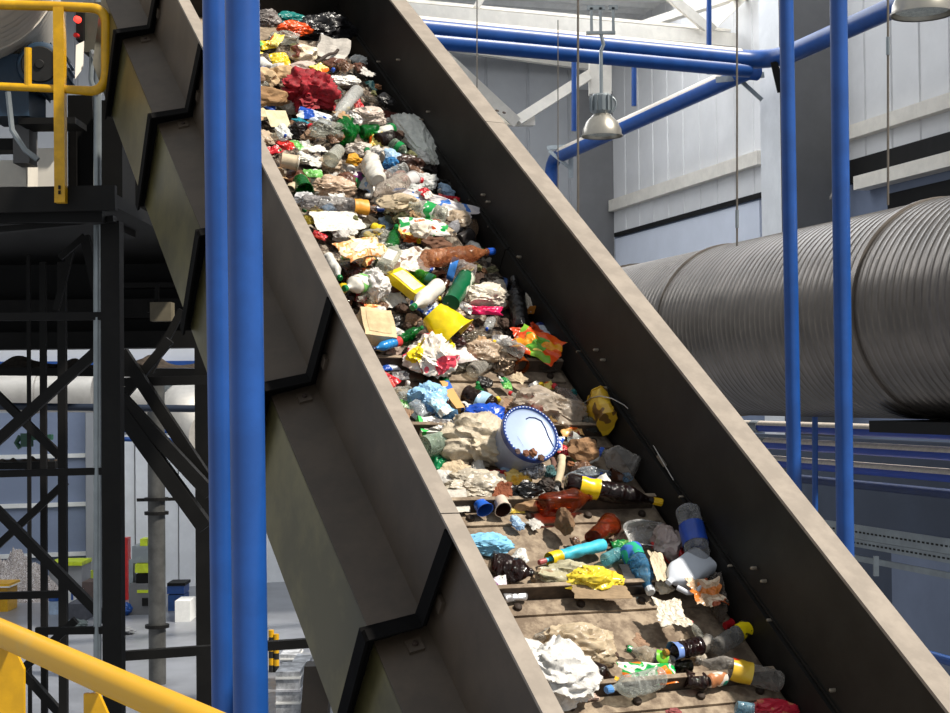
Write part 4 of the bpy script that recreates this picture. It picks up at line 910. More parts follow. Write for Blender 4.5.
bag((358, 149, 20, 14), 'whitish crumpled film above the white bottle', fm((200, 190, 180), .7))
cup((380, 157, 386, 153, 13), 'oval pale tub lid right of the white bottle', plastic((190, 180, 166)), name='tub_lid', cat='lid', crush=.1)
bag((391, 166, 12, 15), 'crinkled light blue film right of the white bottle', film('blue_film', (60, 130, 190), .6))
cup((300, 181, 305, 191, 17), 'round green bottle base facing the camera near the left flange', film('clear_green', (4, 96, 36), .4, .1, (60, 190, 100)), name='green_bottle', cat='bottle', taper=.9, crush=.05)
pouch((313, 174, 18, 10), 'green and white leaf printed wrapper above the green bottle base', pp(WH, LG, (90, 150, 70)))
sheet((316, 182, 13, 8), 'small white paper scrap right of the green bottle base', paper((228, 224, 216)))
bag((332, 188, 34, 19), 'beige translucent bag right of the green bottle base', fm((192, 166, 142), .7))
cup((353, 184, 359, 177, 13), 'purple and green cup below the mustard cloth', pp(WH, PU, GR), plastic(GR), crush=.3)
pouch((360, 181, 379, 190, 15), 'pale blue and white carton lying under the white bottle', pp((214, 222, 232), WH, (150, 180, 214)))
bottle((404, 181, 373, 195, 18), 'milky clear bottle lying right of the pale blue carton', clear((206, 194, 182), .55), None, None, crush=.4, lift=.03)
crumple((400, 176, 16, 10), 'reddish brown crumple behind the milky clear bottle', (150, 84, 60))
cup((406, 182, 414, 178, 15), 'white tub with blue rim at the end of the milky bottle', plastic((206, 204, 204)), name='small_tub', cat='tub')
put('tray', 'plastic_tray', 'tray', (438, 187, 22, 15), 'smoked clear tray tipped against the right wall', clear((120, 116, 110), .4), roll=.6)
pouch((394, 191, 472, 213, 13), 'long flat blue and white package stretching to the right wall', pp((190, 186, 190), (206, 200, 200), (50, 110, 190)), tall=.25, lift=.04)
bag((423, 163, 436, 170, 12), 'dark torn bag under the long white bag', fm((70, 62, 60), .75))
bag((408, 165, 26, 16), 'brown-black film clump left of the dark torn bag', fm((60, 40, 34), .75))
# --- upper middle
bottle((302, 201, 384, 209, 15), 'long clear bottle with orange label and dark blue cap lying across the heap', clear((170, 166, 166), .35), (30, 50, 110), mat('orange_label', (232, 160, 50), .5), crush=.35, lab=(.62, .80), lift=.05, neck=True)
bag((306, 200, 20, 14), 'milky film over the base of the orange-labelled bottle', fm((205, 205, 208), .6), lift=.05)
sheet((337, 221, 47, 24), 'large bumpy white sheet below the orange-labelled bottle', mat('bumpy_white', (226, 222, 212), .6, 0, .1, 40, .8), folds=6, torn=.1, lift=.04, tall=.2)
pouch((310, 221, 12, 12), 'yellow scrap at the left flange beside the bumpy white sheet', plastic((214, 190, 60)))
cup((352, 224, 369, 231, 15), 'grey clear cup at the right end of the bumpy white sheet', clear((160, 156, 140), .4))
pouch((361, 250, 44, 26), 'orange and white printed pouch with light blue edge', printed('orange_print', ((226, 150, 90), (238, 206, 160), (230, 160, 90), (242, 226, 200)), 20), plastic((242, 232, 214)), lift=.06, roll=-.05)
bag((380, 240, 30, 22), 'clear crumpled film behind the orange and white pouch', clear(CG, .4))
bottle((390, 252, 397, 226, 13), 'green bottle standing neck up right of the clear crumpled film', film('clear_green', (4, 96, 36), .4, .1, (60, 190, 100)), GR, None, crush=.3, lift=.05)
put('jug', 'flat_bottle', 'bottle', (383, 270, 399, 243, 17), 'clear flat bottle with white label right of the orange pouch', clear((206, 206, 190), .45), None, plastic(WH), lift=.05)
bottle((446, 217, 406, 203, 18), 'clear bottle with green and white label, its base to the right', clear((214, 214, 200), .5), None, pp(WH, (20, 150, 70), WH), crush=.4, lift=.05)
bag((398, 203, 34, 17), 'beige dirty rag over the neck of the green-labelled clear bottle', mat('beige_rag', (196, 178, 150), .9, 0, .2, 16, .3), 'rag', 'cloth', lift=.06)
bottle((406, 222, 382, 210, 17), 'olive clear bottle under the beige dirty rag', clear((150, 150, 110), .35), None, None, crush=.3, lift=.02)
pouch((424, 227, 46, 17), 'green edged pouch with orange stripe right of the green bottle', pp((20, 150, 70), WH, (226, 90, 20)), lift=.05)
crumple((421, 231, 20, 18), 'white crumpled tissue lying on the green edged pouch', (228, 218, 200), lift=.09)
crumple((434, 243, 26, 14), 'brown leafy scraps below the green edged pouch', (108, 74, 54), 'leaf_scraps', 'scrap')
pouch((412, 239, 22, 8), 'red and orange strip below the green edged pouch', pp((200, 50, 30), OR, (230, 140, 60)))
bottle((424, 259, 494, 251, 19), 'big clear bottle with brown tint and blue cap below the right wall', clear((186, 118, 78), .5), BL, None, crush=.3, lift=.03)
cup((449, 232, 458, 225, 14), 'small clear cup with blue line above the brown tinted bottle', clear((190, 190, 196), .5))
cup((470, 236, 479, 226, 15), 'dusty clear cup with brown rim near the right wall', clear((150, 124, 100), .5))
cup((459, 240, 470, 236, 14), 'dark cup between the two clear cups', plastic((50, 46, 46)))
bottle((475, 276, 440, 266, 22), 'crushed clear bottle with blue band under the brown tinted bottle', clear((190, 182, 178), .4), None, plastic((50, 120, 200)), crush=.7, lab=(.55, .75))
sheet((404, 262, 44, 22), 'stained newspaper sheet in the middle of the upper heap', printed('stained_news', ((120, 96, 80), (214, 206, 192), (196, 188, 176), (220, 214, 204)), 16), lift=.06)
bag((408, 251, 18, 14), 'dark clear bag behind the stained newspaper sheet', clear((90, 84, 80), .45), lift=.04)
bottle((340, 275, 364, 268, 20), 'crushed brown bottle below the orange and white pouch', clear((96, 50, 40), .6), None, None, crush=1.)
bottle((327, 258, 341, 279, 14), 'white bottle with green cap half hidden by the left flange', plastic(WH), GR, None, lift=.05)
bottle((374, 279, 344, 289, 18), 'white bottle with green cap and leaf print lying near the left flange', plastic((226, 222, 212)), GR, pp(WH, LG, WH), crush=.3, lift=.05)
bag((373, 286, 24, 30), 'white puffy film bag right of the leaf printed bottle', fm((228, 224, 220), .75), lift=.03)
bottle((383, 293, 356, 300, 16), 'clear bottle under the leaf printed bottle', clear(CG, .35), None, None, crush=.6)
put('box', 'juice_carton', 'carton', (393, 275, 422, 295, 16), 'yellow carton with pale label panel', plastic((236, 206, 20)), paper((226, 206, 190)), lift=.06, dent=.1, tall=.35)
pouch((388, 276, 14, 18), 'torn yellow wrapper behind the yellow carton', plastic((220, 170, 30)))
bottle((434, 282, 409, 271, 14), 'green bottle half full of yellow-green liquid above the white bottle', clear((60, 160, 30), .45), None, plastic((16, 84, 60)), crush=.2, lab=(.05, .3), lift=.05)
bottle((439, 285, 412, 308, 17), 'white bottle with green cap pointing down left', plastic((232, 228, 220)), (0, 120, 64), None, crush=.2, ribs=False, lift=.06)
cup((451, 303, 466, 278, 17), 'dark green can with pale flecks right of the white bottle', printed('green_can', ((6, 84, 50), (8, 92, 56), (200, 206, 190)), 9), name='drink_can', cat='can', taper=1., crush=.15, lift=.05)
bag((483, 296, 38, 22), 'white bag with green bits right of the dark green can', fm((214, 204, 188), .75), lift=.03)
pouch((482, 311, 42, 8), 'bright pink strip below the white bag with green bits', plastic(PK), tall=.4, lift=.03)
bottle((498, 284, 524, 287, 14), 'dark bottle with blue label in shade beside the right wall', clear((50, 44, 44), .7), (110, 116, 120), plastic((44, 76, 130)), crush=.2)
bottle((521, 330, 533, 280, 19), 'dark brown bottle standing up against the right wall', clear((34, 26, 26), .8), BK, None, crush=.3, lift=.03, ribs=False)
cup((502, 307, 507, 304, 8), 'small tan bottle cap ring right of the pink strip', plastic((150, 116, 90)), name='loose_cap', cat='cap')
crumple((498, 270, 24, 8), 'pale leaf stalk above the blue-labelled bottle', (120, 116, 84), 'leaf_scrap', 'scrap')
pouch((545, 296, 557, 312, 8), 'curled white strip beside the right wall', plastic((206, 196, 180)), tall=.5, lift=.06)
crumple((546, 312, 9, 13), 'orange and black rotten fruit piece beside the curled white strip', (206, 128, 40), 'fruit_piece', 'fruit', lift=.05)
crumple((505, 262, 14, 8), 'pale crumb of foam beside the brown tinted bottle', (190, 180, 166), 'foam_crumb', 'scrap')
# --- the yellow bowl shelf
cup((432, 312, 456, 336, 46), 'yellow plastic bowl tipped on its side', plastic((240, 212, 10)), plastic((222, 186, 14)), name='plastic_bowl', cat='bowl', taper=.55, crush=.45, lift=.02, dz=-.06, roll=0)
put('box', 'cardboard_box', 'box', (376, 330, 32, 34), 'beige cardboard box half hidden by the left flange', paper((214, 188, 148)), paper((206, 180, 140)), dent=.08, tall=.3, lift=.02)
bottle((400, 341, 373, 349, 10), 'small blue bottle with dark nozzle in front of the beige box', plastic((30, 130, 200)), (24, 34, 70), plastic((210, 60, 60)), lab=(0.02, .2), crush=.1, lift=.06)
bag((431, 356, 42, 38), 'yellow and pink printed clear bag at the cleat above the white bucket', printed('bag_print', ((236, 210, 30), (226, 214, 200), (230, 224, 214), (232, 80, 100)), 7, .25), lift=.01, name='printed_bag')
bag((447, 340, 36, 18), 'dark red mashed fruit clump below the yellow bowl', mat('dark_fruit', (62, 22, 22), .4, 0, .3, 40, .5), 'fruit_clump', 'food', lift=.03)
crumple((405, 362, 18, 11), 'dark green rag piece at the left above the first cleat', (16, 84, 70), 'rag', 'cloth')
pouch((390, 367, 18, 8), 'white and blue torn wrapper at the left flange above the cleat', pp(WH, (220, 226, 236), BL))
crumple((391, 352, 20, 14), 'grey brown crumple between the blue bottle and the flange', (150, 132, 120))
pouch((458, 356, 30, 18), 'white and pink wrapper right of the printed clear bag', pp(WH, (236, 224, 220), (230, 130, 150)))
bag((456, 364, 24, 16), 'clear film with yellow bits sitting on the cleat', clear((226, 220, 206), .5))
bag((484, 352, 30, 20), 'clear crumpled film with brown flecks right of the pink wrapper', fm((206, 184, 160), .5))
bottle((472, 372, 496, 357, 15), 'clear bottle slanting on the cleat left of the silver crumple', clear((206, 200, 190), .45), None, None, crush=.5)
bottle((524, 353, 493, 341, 14), 'clear bottle with yellow cap above the orange packet', clear((206, 204, 200), .5), YE, None, crush=.5, lift=.03)
bag((504, 364, 20, 18), 'silver brown crumpled foil on the cleat', mat('foil_brown', (150, 130, 110), .3, .6, .3, 14, .3), 'foil', 'foil')
cup((513, 352, 522, 367, 16), 'broken amber bottle piece right of the crumpled foil', clear(AM, .55), name='bottle_piece', cat='bottle')
pouch((515, 336, 560, 356, 28), 'bright orange packet with green and yellow print', printed('orange_pack', ((236, 160, 20), (232, 90, 20), (230, 78, 20), (120, 170, 40)), 9, .3), printed('green_print', ((236, 150, 20), (90, 160, 40), (226, 200, 90)), 12), lift=.04, face=.9, tall=.15)
pouch((525, 331, 26, 14), 'red-orange packet corner behind the bright orange packet', plastic((210, 70, 30)), lift=.04)
bag((548, 365, 20, 16), 'grey clear film hanging below the bright orange packet', clear((150, 140, 130), .4))
bottle((563, 352, 553, 328, 16), 'dark blue bottle with white label beside the right wall', plastic((20, 36, 100)), None, plastic((196, 204, 214)), lab=(.5, .85), lift=.01, neck=False)
bag((473, 338, 30, 12), 'grey shredded film on bare belt right of the yellow bowl', clear((150, 140, 126), .4))
# --- the bucket step
bottle((436, 392, 424, 372, 11), 'dark bottle with yellow cap leaning on the cleat', clear((70, 50, 46), .7), (226, 190, 20), None, crush=.2)
bag((428, 398, 30, 28), 'light blue crumpled film at the left above the brown bottles', film('paleblue_film', (150, 196, 232), .7, .2), lift=.02)
pouch((428, 396, 448, 414, 14), 'pale blue printed wrapper lying over the light blue film', pp((190, 222, 236), (160, 206, 232), WH), lift=.07)
bottle((437, 412, 464, 423, 15), 'crushed light blue bottle below the pale blue wrapper', clear((110, 160, 206), .6), None, None, crush=1., lift=.03)
bottle((434, 388, 454, 411, 13), 'dark brown bottle left of the tan carton strip', plastic((70, 40, 34)), None, None, crush=.3, ribs=False)
put('box', 'carton_strip', 'carton', (443, 383, 460, 411, 11), 'tan carton strip with blue print right of the dark brown bottle', pp((206, 160, 100), (206, 160, 100), (40, 100, 190)), None, tall=.3, lift=.03)
bottle((460, 408, 472, 424, 13), 'smoky bottle end between the carton strip and the blue wrapper', clear((80, 66, 60), .5))
bottle((464, 392, 506, 414, 19), 'brown bottle with light blue label left of the bucket', clear(BR, .7), (60, 36, 30), plastic((170, 206, 232)), crush=.4, lab=(.34, .55), lift=.02)
bag((485, 416, 30, 27), 'bright blue wrapper lying on the brown bottle beside the bucket', plastic((20, 78, 190)), 'wrapper', 'wrapper', lift=.06, tall=.35)
cup((427, 416, 413, 405, 19), 'crushed clear cup at the left flange above the printed tub', clear((216, 222, 226), .4), crush=.8)
put('box', 'printed_tub', 'tub', (431, 427, 25, 19), 'white printed tub with green mark at the left flange', pp(WH, (214, 214, 208), (60, 190, 90)), paper((226, 224, 216)), tall=.25, dent=.15)
cup((424, 447, 448, 441, 25), 'pale green clear container below the white printed tub', clear((186, 204, 186), .5), crush=.2, taper=.9, lift=.03)
bag((456, 434, 20, 24), 'crumpled white film above the big cream bag', fm((222, 218, 212), .7), lift=.04)
bag((481, 444, 62, 42), 'big cream-white bag bunched left of the bucket', mat('cream_film', (206, 192, 168), .4, 0, .14, 26, .8), lift=.02, tall=.5, fold=1.2)
pouch((441, 462, 20, 18), 'torn green net at the left flange below the cream bag', plastic((0, 130, 76)), tall=.3)
bottle((446, 386, 443, 372, 10), 'small green bottle neck sticking up at the cleat', plastic((20, 110, 60)), None, None, crush=.2)
bag((403, 394, 20, 16), 'clear film scrap at the left flange under the cleat', clear(CG, .4))
pouch((406, 407, 16, 14), 'pale green and white wrapper at the left flange beside the clear cup', pp(WH, LG, (190, 220, 180)))
bag((548, 411, 56, 38), 'big crumpled clear bag behind the bucket', fm((196, 182, 166), .3), lift=.0, tall=.5)
bottle((585, 412, 553, 385, 16), 'clear bottle with red neck ring behind the clear bag', clear((190, 176, 168), .4), RD, None, crush=.5)
bag((577, 394, 12, 9), 'teal scrap beside the red ringed bottle', plastic((20, 110, 110)))
put('stick', 'drinking_straw', 'straw', (579, 401, 588, 411, 3), 'short yellow plastic stick beside the yellow tub', plastic(YE), lift=.05)
cup((607, 425, 611, 400, 28), 'torn dirty yellow tub near the right wall', printed('dirty_yellow', ((214, 176, 40), (196, 156, 40), (110, 80, 40)), 12), name='yellow_tub', cat='tub', crush=.9, lift=.05, taper=.9)
bottle((582, 424, 608, 426, 18), 'grey clear bottle with black cap under the torn yellow tub', clear((130, 134, 130), .4), BK, None, crush=.4)
crumple((582, 450, 34, 26), 'brown cardboard crumple right of the bucket', (150, 114, 80), 'cardboard_scrap', 'cardboard', lift=.02)
bottle((637, 469, 599, 451, 25), 'clear bottle with blue cap right of the brown cardboard', clear((196, 190, 184), .35), BL, None, crush=.35, lift=.02)
bag((630, 477, 20, 9), 'light blue label film under the blue capped bottle', fm((150, 190, 226), .7))
bag((590, 475, 30, 14), 'pale blue clear film left of the blue capped bottle', clear((186, 196, 206), .5))
bag((530, 470, 22, 20), 'silver foil crumple in front of the bucket', mat('foil_silver', (200, 200, 204), .25, .7, .2, 14, .3), 'foil', 'foil', lift=.04)
bag((548, 472, 13, 12), 'grey-teal fluff right of the silver foil', mat('teal_fluff', (70, 110, 112), .9, 0, .3, 30, .5), 'fluff', 'scrap', lift=.05)
crumple((571, 464, 8, 6), 'small brown potato right of the bucket', (150, 96, 60), 'potato', 'food', lift=.03)
put('stick', 'dirty_stick', 'stick', (563, 458, 558, 482, 8), 'dirty white bent stick in front of the bucket', paper((206, 190, 160)), lift=.05)
put('stick', 'dirty_stick', 'stick', (552, 459, 555, 480, 6), 'dark brown short stick against the bucket side', paper((110, 80, 70)), lift=.04)
# --- lower bucket step
pouch((501, 475, 20, 10), 'red wrapper below the cream bag', plastic((176, 30, 36)), lift=.03)
pouch((518, 478, 20, 19), 'orange-yellow wrapper below the bucket', pp((240, 180, 40), (240, 206, 120), (230, 130, 40)), lift=.03)
bag((476, 485, 56, 30), 'wide grey-white film sheet at the left flange above the cleat', fm((200, 190, 172), .6), tall=.35)
sheet((455, 501, 26, 22), 'white box side propped at the left flange on the cleat', paper((206, 200, 190)), folds=2, torn=.05, face=.9, tall=.08, name='box_side', cat='cardboard', lift=.02)
cup((480, 503, 485, 510, 17), 'bright blue and white open tub on the cleat', plastic((20, 90, 196)), plastic((30, 70, 150)), name='blue_tub', cat='tub', crush=.3, lift=.02)
cup((500, 500, 503, 510, 17), 'white rimmed cup with brown inside right of the blue tub', plastic((214, 196, 180)), plastic((70, 40, 32)), crush=.3, lift=.02)
pouch((515, 510, 18, 6), 'thin yellow strip on the cleat right of the brown cup', plastic((206, 178, 70)))
sheet((502, 491, 18, 16), 'rusty brown leaf above the white rimmed cup', paper((130, 70, 40)), name='leaf', cat='leaf', lift=.05, torn=.3)
crumple((529, 504, 32, 18), 'crumpled brown paper bag on the cleat left of the amber bottle', (166, 132, 98), 'paper_bag', 'bag')
bag((528, 490, 20, 14), 'black glossy bag knot above the crumpled brown paper', fm((14, 14, 16), .95), lift=.06)
bag((546, 485, 16, 12), 'dark brown rotten clump right of the black bag knot', mat('rotten', (52, 38, 30), .7, 0, .3, 30, .5), 'food_clump', 'food', lift=.05)
bottle((541, 504, 594, 498, 24), 'big amber bottle glowing orange on the cleat', film('amber_glow', (92, 40, 18), .3, .1, (232, 130, 56)), None, None, crush=.5, ribs=False, lift=.02)
bottle((566, 482, 662, 503, 21), 'big brown bottle with yellow label and yellow cap band', clear((58, 30, 26), .8), (226, 180, 20), printed('yellow_label', ((240, 206, 20), (236, 196, 16), (40, 60, 160)), 5), crush=.25, lab=(.14, .34), lift=.05)
crumple((565, 522, 14, 30), 'dry brown leaf hanging over the cleat under the amber bottle', (120, 92, 66), 'dry_leaf', 'leaf', lift=.03)
crumple((575, 484, 22, 14), 'cream food crust between amber and brown bottles', (206, 186, 150), 'bread_crust', 'food', lift=.06)
# --- third step
cup((592, 538, 611, 524, 24), 'broken amber bottle half standing in the third step', film('amber_glow', (92, 40, 18), .3, .1, (232, 130, 56)), name='bottle_half', cat='bottle', crush=.4)
bottle((604, 545, 538, 562, 15), 'turquoise bottle with yellow shoulder and red cap ring', mat('turquoise', (70, 190, 216), .45, 0, .08, 12, .2), (176, 90, 90), mat('lemon_yellow', (246, 210, 20), .4), crush=.45, lab=(.70, .85), ribs=False, lift=.01)
bag((490, 545, 38, 20), 'light blue torn paper at the left flange', mat('lightblue_paper', (130, 196, 232), .7, 0, .1, 20, .2), 'paper_scrap', 'paper')
bottle((490, 562, 536, 572, 24), 'crushed dark brown bottle below the light blue paper', clear((66, 36, 30), .75), None, None, crush=1., roll=.3)
pouch((499, 587, 16, 18), 'purple and white wrapper at the left flange', pp(WH, (230, 220, 230), PU))
put('can', 'drink_can', 'can', (503, 598, 526, 595, 11), 'crushed silver can on the second cleat from the bottom', mat('can_silver', (196, 196, 200), .3, .6), mat('can_end_steel', (170, 170, 172), .3, .8), crush=.9)
crumple((544, 578, 22, 22), 'crumpled stained paper left of the yellow bag', (166, 142, 114))
bag((571, 578, 54, 28), 'translucent beige bag under the turquoise bottle', fm((196, 190, 160), .5), tall=.4)
bag((594, 580, 46, 26), 'yellow bag inside the translucent beige film', plastic((232, 206, 60)), lift=.03)
sheet((601, 592, 56, 12), 'flat dirty cardboard strip lying along the cleat', paper((150, 128, 100)), folds=2, torn=.06, name='cardboard_strip', cat='cardboard', tall=.1, lift=.05, face=.3)
bottle((604, 560, 627, 549, 13), 'small blue-green bottle with green cap right of the turquoise bottle', clear((120, 190, 200), .6), (20, 170, 60), None, crush=.3)
put('tray', 'clamshell_tray', 'tray', (644, 535, 40, 27), 'clear ribbed clamshell tray in the third step', clear((230, 230, 230), .4), roll=.25)
bag((670, 545, 24, 40), 'clear bag with red print right of the clamshell tray', printed('red_clear', ((150, 132, 126), (166, 150, 144), (140, 120, 116), (196, 30, 30)), 7), tall=.35)
bottle((630, 548, 650, 594, 24), 'crushed light blue bottle with blue and green label', clear((90, 160, 210), .55), (214, 220, 224), pp((60, 100, 196), (40, 170, 130), (70, 120, 206)), crush=.6, lab=(.05, .3))
put('box', 'black_tray', 'tray', (626, 568, 634, 590, 20), 'black open tray left of the crushed light blue bottle', mat('tray_black', (28, 28, 30), .4), None, tall=.25, dent=.1)
bottle((687, 508, 704, 580, 25), 'clear bottle with dark blue label leaning on the right wall', clear((196, 196, 198), .35), None, plastic((40, 76, 170)), crush=.1, lab=(.25, .52), dz=-.1, lift=.10, ribs=False)
put('jug', 'white_canister', 'canister', (706, 560, 664, 586, 32), 'white plastic canister with grip beside the leaning clear bottle', mat('milky_plastic', (206, 212, 222), .35, 0, .06, 6), None, lift=.04)
sheet((655, 556, 663, 582, 14), 'white and tan paper strip beside the crushed light blue bottle', paper((216, 200, 172)), lift=.08, face=.5)
crumple((664, 588, 18, 14), 'ragged white tissue hanging over the cleat', (214, 204, 184), lift=.02)
sheet((665, 604, 676, 630, 28), 'creased newspaper piece lying below the cleat', printed('newsprint', ((206, 196, 176), (222, 212, 192), (190, 180, 164), (226, 218, 200)), 30), lift=.05, folds=3)
sheet((704, 596, 34, 26), 'greasy orange-brown pizza box piece near the right wall', printed('greasy', ((206, 120, 50), (190, 160, 130), (226, 206, 180), (150, 70, 30)), 10), lift=.07)
bag((721, 596, 22, 40), 'clear crumpled bag standing at the right wall', clear((150, 140, 132), .4), tall=.4)
cup((725, 626, 733, 623, 9), 'dark red bottle cap under the clear bag at the right wall', plastic((170, 24, 34)), name='loose_cap', cat='cap')
# --- bottom step
bag((527, 655, 588, 690, 58), 'big white bag at the left flange of the bottom step', mat('white_film', (222, 220, 216), .4, 0, .08, 24, .7), lift=.02, tall=.4, fold=1.)
bag((578, 648, 60, 36), 'crumpled clear cream film right of the big white bag', fm((206, 188, 160), .5))
bag((556, 634, 34, 14), 'grey clear film behind the big white bag', clear((196, 190, 180), .4))
crumple((601, 638, 13, 11), 'small purple onion lying on the bare belt', mat('onion_skin', (110, 34, 56), .4), 'onion', 'onion')
bottle((572, 664, 618, 682, 23), 'dark brown bottle with yellow cap under the big white bag', clear((70, 36, 24), .8), (226, 170, 20), None, crush=.1, ribs=False, lift=.01)
bottle((674, 664, 627, 648, 18), 'clear bottle with green cap and yellow band in the bottom step', clear((206, 200, 186), .45), (0, 130, 70), pp((230, 210, 40), (110, 190, 40), (30, 30, 30)), crush=.25, lab=(.15, .42))
pouch((646, 673, 54, 18), 'green printed packet with orange spot in the bottom step', pp((20, 170, 80), (230, 232, 220), (20, 160, 70), (236, 120, 20)), lift=.03)
bottle((662, 674, 606, 690, 21), 'clear bottle on the lowest full cleat in front of the green packet', clear((206, 210, 206), .42), (90, 150, 220), None, crush=.6, lift=.03)
pouch((573, 694, 8, 10), 'small blue scrap under the big white bag', plastic((20, 100, 180)))
bag((583, 697, 26, 8), 'pinkish crumbs of film on the lowest full cleat', fm((206, 180, 166), .7))
bottle((701, 646, 664, 652, 20), 'brown bottle with light blue label and brass cap pointing left', clear((60, 32, 34), .75), (160, 116, 50), plastic((120, 150, 214)), crush=.45, lab=(.62, .78), lift=.04)
bottle((691, 664, 654, 669, 14), 'dark olive bottle under the brass capped bottle', clear((46, 46, 30), .75), None, None, crush=.7)
bottle((684, 679, 714, 682, 20), 'crushed small brown bottle on the lowest full cleat', clear((74, 42, 36), .75), None, None, crush=.9)
put('can', 'drink_can', 'can', (708, 682, 726, 677, 13), 'crushed green and white can right of the small brown bottle', pp((40, 130, 110), (206, 200, 190), (180, 120, 80)), mat('can_end_steel', (170, 170, 172), .3, .8), crush=.8, lift=.02)
bottle((782, 682, 690, 659, 22), 'ribbed clear bottle with yellow and red label', clear((190, 184, 176), .35), None, printed('yellowred_label', ((226, 190, 60), (222, 180, 50), (190, 40, 30)), 12), crush=.15, lab=(.34, .56), lift=.02)
cup((703, 648, 709, 641, 15), 'pale plate edge behind the ribbed clear bottle', plastic((170, 164, 156)), name='plastic_plate', cat='plate')
bottle((752, 628, 716, 648, 18), 'clear ribbed tub bottle leaning by the right wall with yellow-black label', clear((170, 168, 164), .4), None, pp((230, 206, 20), (30, 30, 30), (220, 190, 30)), crush=.4, lab=(.0, .3), neck=False, lift=.03)
bag((776, 709, 44, 22), 'red patterned bag at the bottom edge of the photo', pp((150, 24, 40), (190, 40, 60), (206, 120, 90)), tall=.4)
cup((736, 707, 752, 711, 16), 'light blue clear cup left of the red patterned bag', clear((150, 190, 210), .5), crush=.2)
crumple((674, 712, 16, 8), 'pinkish brown scrap at the bottom edge of the belt', (150, 80, 80))
# --- the white bucket with blue-rimmed lid
lc = hitp(531, 433, A0+en*(.255*KS), en); ax = (-fw*.62 + en*.50 + ec*.32 + eu*.1).normalized(); Rb = 30.5*(lc-O).dot(fw)/F
Mb = Matrix.Translation(lc) @ ax.to_track_quat('X', 'Z').to_matrix().to_4x4(); H = Rb*1.5
bk = empty('bucket', Mb, 'white bucket with blue-rimmed lid lying tilted in the heap', 'bucket')
mb = MB(); mb.lathe([(-H, 0), (-H, Rb*.8), (-H*.97, Rb*.83), (-.12*Rb, Rb*.95), (-.12*Rb, Rb*.99), (-.05*Rb, Rb*.99), (-.05*Rb, Rb*.93)], None, 48, False); obj('bucket_wall', mb, plastic((170, 180, 204)), bk, True, 50, local=True)
mb = MB(); mb.lathe([(-.01, 0), (-.008, Rb*.86), (-.006, Rb*.90), (-.003, Rb*.93)], None, 48, False); obj('lid', mb, mat('lid_white', (160, 180, 214), .4, 0, .05, 14), bk, True, 50, local=True)
mb = MB(); mb.lathe([(-.022, Rb*.99), (-.022, Rb*1.03), (.0, Rb*1.03), (.003, Rb*1.0), (.001, Rb*.94), (-.003, Rb*.92)], None, 48, False); obj('lid_rim', mb, plastic((36, 66, 140)), bk, True, 50, label='blue lid rim', local=True)
mb = MB()
for k in range(48):
    a = 2*PI*k/48; d = V((0, math.cos(a), math.sin(a))); t = V((0, -math.sin(a), math.cos(a))); mb.box(d*Rb*.975+V((.002, 0, 0)), d*Rb*.014, t*Rb*.028, V((.0015, 0, 0)))
obj('rim_teeth', mb, plastic((190, 206, 240)), bk, local=True, kind='stuff')
Mi = Mb.inverted()
def onlid(x, y, e=-.0065): q = Mi @ hitp(x, y, lc, ax); return V((e, q.y, q.z))
mb = MB(); mb.tube([onlid(*p) for p in ((527, 418), (530, 416.5), (536, 417), (542, 420), (546, 427), (549, 435), (553, 443), (556, 449))], .0022, 8); obj('lid_crack', mb, plastic((40, 56, 110)), bk, True, local=True)
mb = MB(); mb.grid(lambda i, j: onlid(517+6*i+2*j, 435+10*i-1+3*j, -.005), 6, 3); obj('stain', mb, paper((80, 40, 50)), bk, local=True)
def onto(c, r, name, m, label, cat, sq=.6, seed=1):
    q = hitp(c[0], c[1], lc+ax*.012, ax); M = Matrix.Translation(q) @ ax.to_track_quat('Z', 'Y').to_matrix().to_4x4(); rr = r*(q-O).dot(fw)/F
    return assemble(name, [(n, b, mm, True) for n, b, mm, s in sh_paper(name, rr, rr, rr*sq, seed, m)], M, label, cat)
onto((533, 452.5), 4.6, 'mushroom', paper((140, 92, 62)), 'brown mushroom-like lump lying on the bucket lid', 'food', .8, 3)
onto((526, 453), 3.6, 'peel', paper((120, 76, 54)), 'small brown peel left of the brown lump on the bucket lid', 'food', .6, 5)
onto((518, 451), 3.4, 'peel', paper((80, 60, 56)), 'dark thin peel on the lower left of the bucket lid', 'food', .3, 8)
onto((541, 458), 3.8, 'peel', paper((100, 70, 52)), 'dark brown peel at the lower rim of the bucket lid', 'food', .6, 9)
mb = MB(); pts = [K(*p) for p in (loc(584, 403, .1)+(.1,), loc(592, 397.5, .16)+(.16,), loc(601, 396, .2)+(.2,), loc(612, 398.5, .22)+(.22,), loc(624, 405, .22)+(.22,), loc(638, 418, .2)+(.2,), (-.28, .425, .215), (-.40, .428, .2))]
mb.tube(pts, .0024, 8); obj('bent_wire', mb, mat('wire_bright', (190, 186, 180), .35, .6), label='thin bent wire arching over the torn yellow tub to the right wall', cat='wire', smooth=True)
# --- fine litter between the items
mb = MB()
def lit(i, j):
    u = .73+i*3.6; v = -.955+j*1.385
    return K(u, v, max(-.01, heap(u, v)*.92-.015+.035*nz((u, v, 0), 9)+.02*nz((u, v, 1), 22)+.012*rid((u, v, 2), 40)))
mb.grid(lit, 220, 90)
M_lit = printed('fine_litter', ((34, 28, 24), (92, 76, 60), (52, 42, 34), (120, 104, 88), (62, 52, 44), (150, 140, 126)), 34, .8)
obj('fine_litter', mb, M_lit, label='fine dirty litter filling the gaps between the rubbish on the upper belt', cat='litter', kind='stuff')
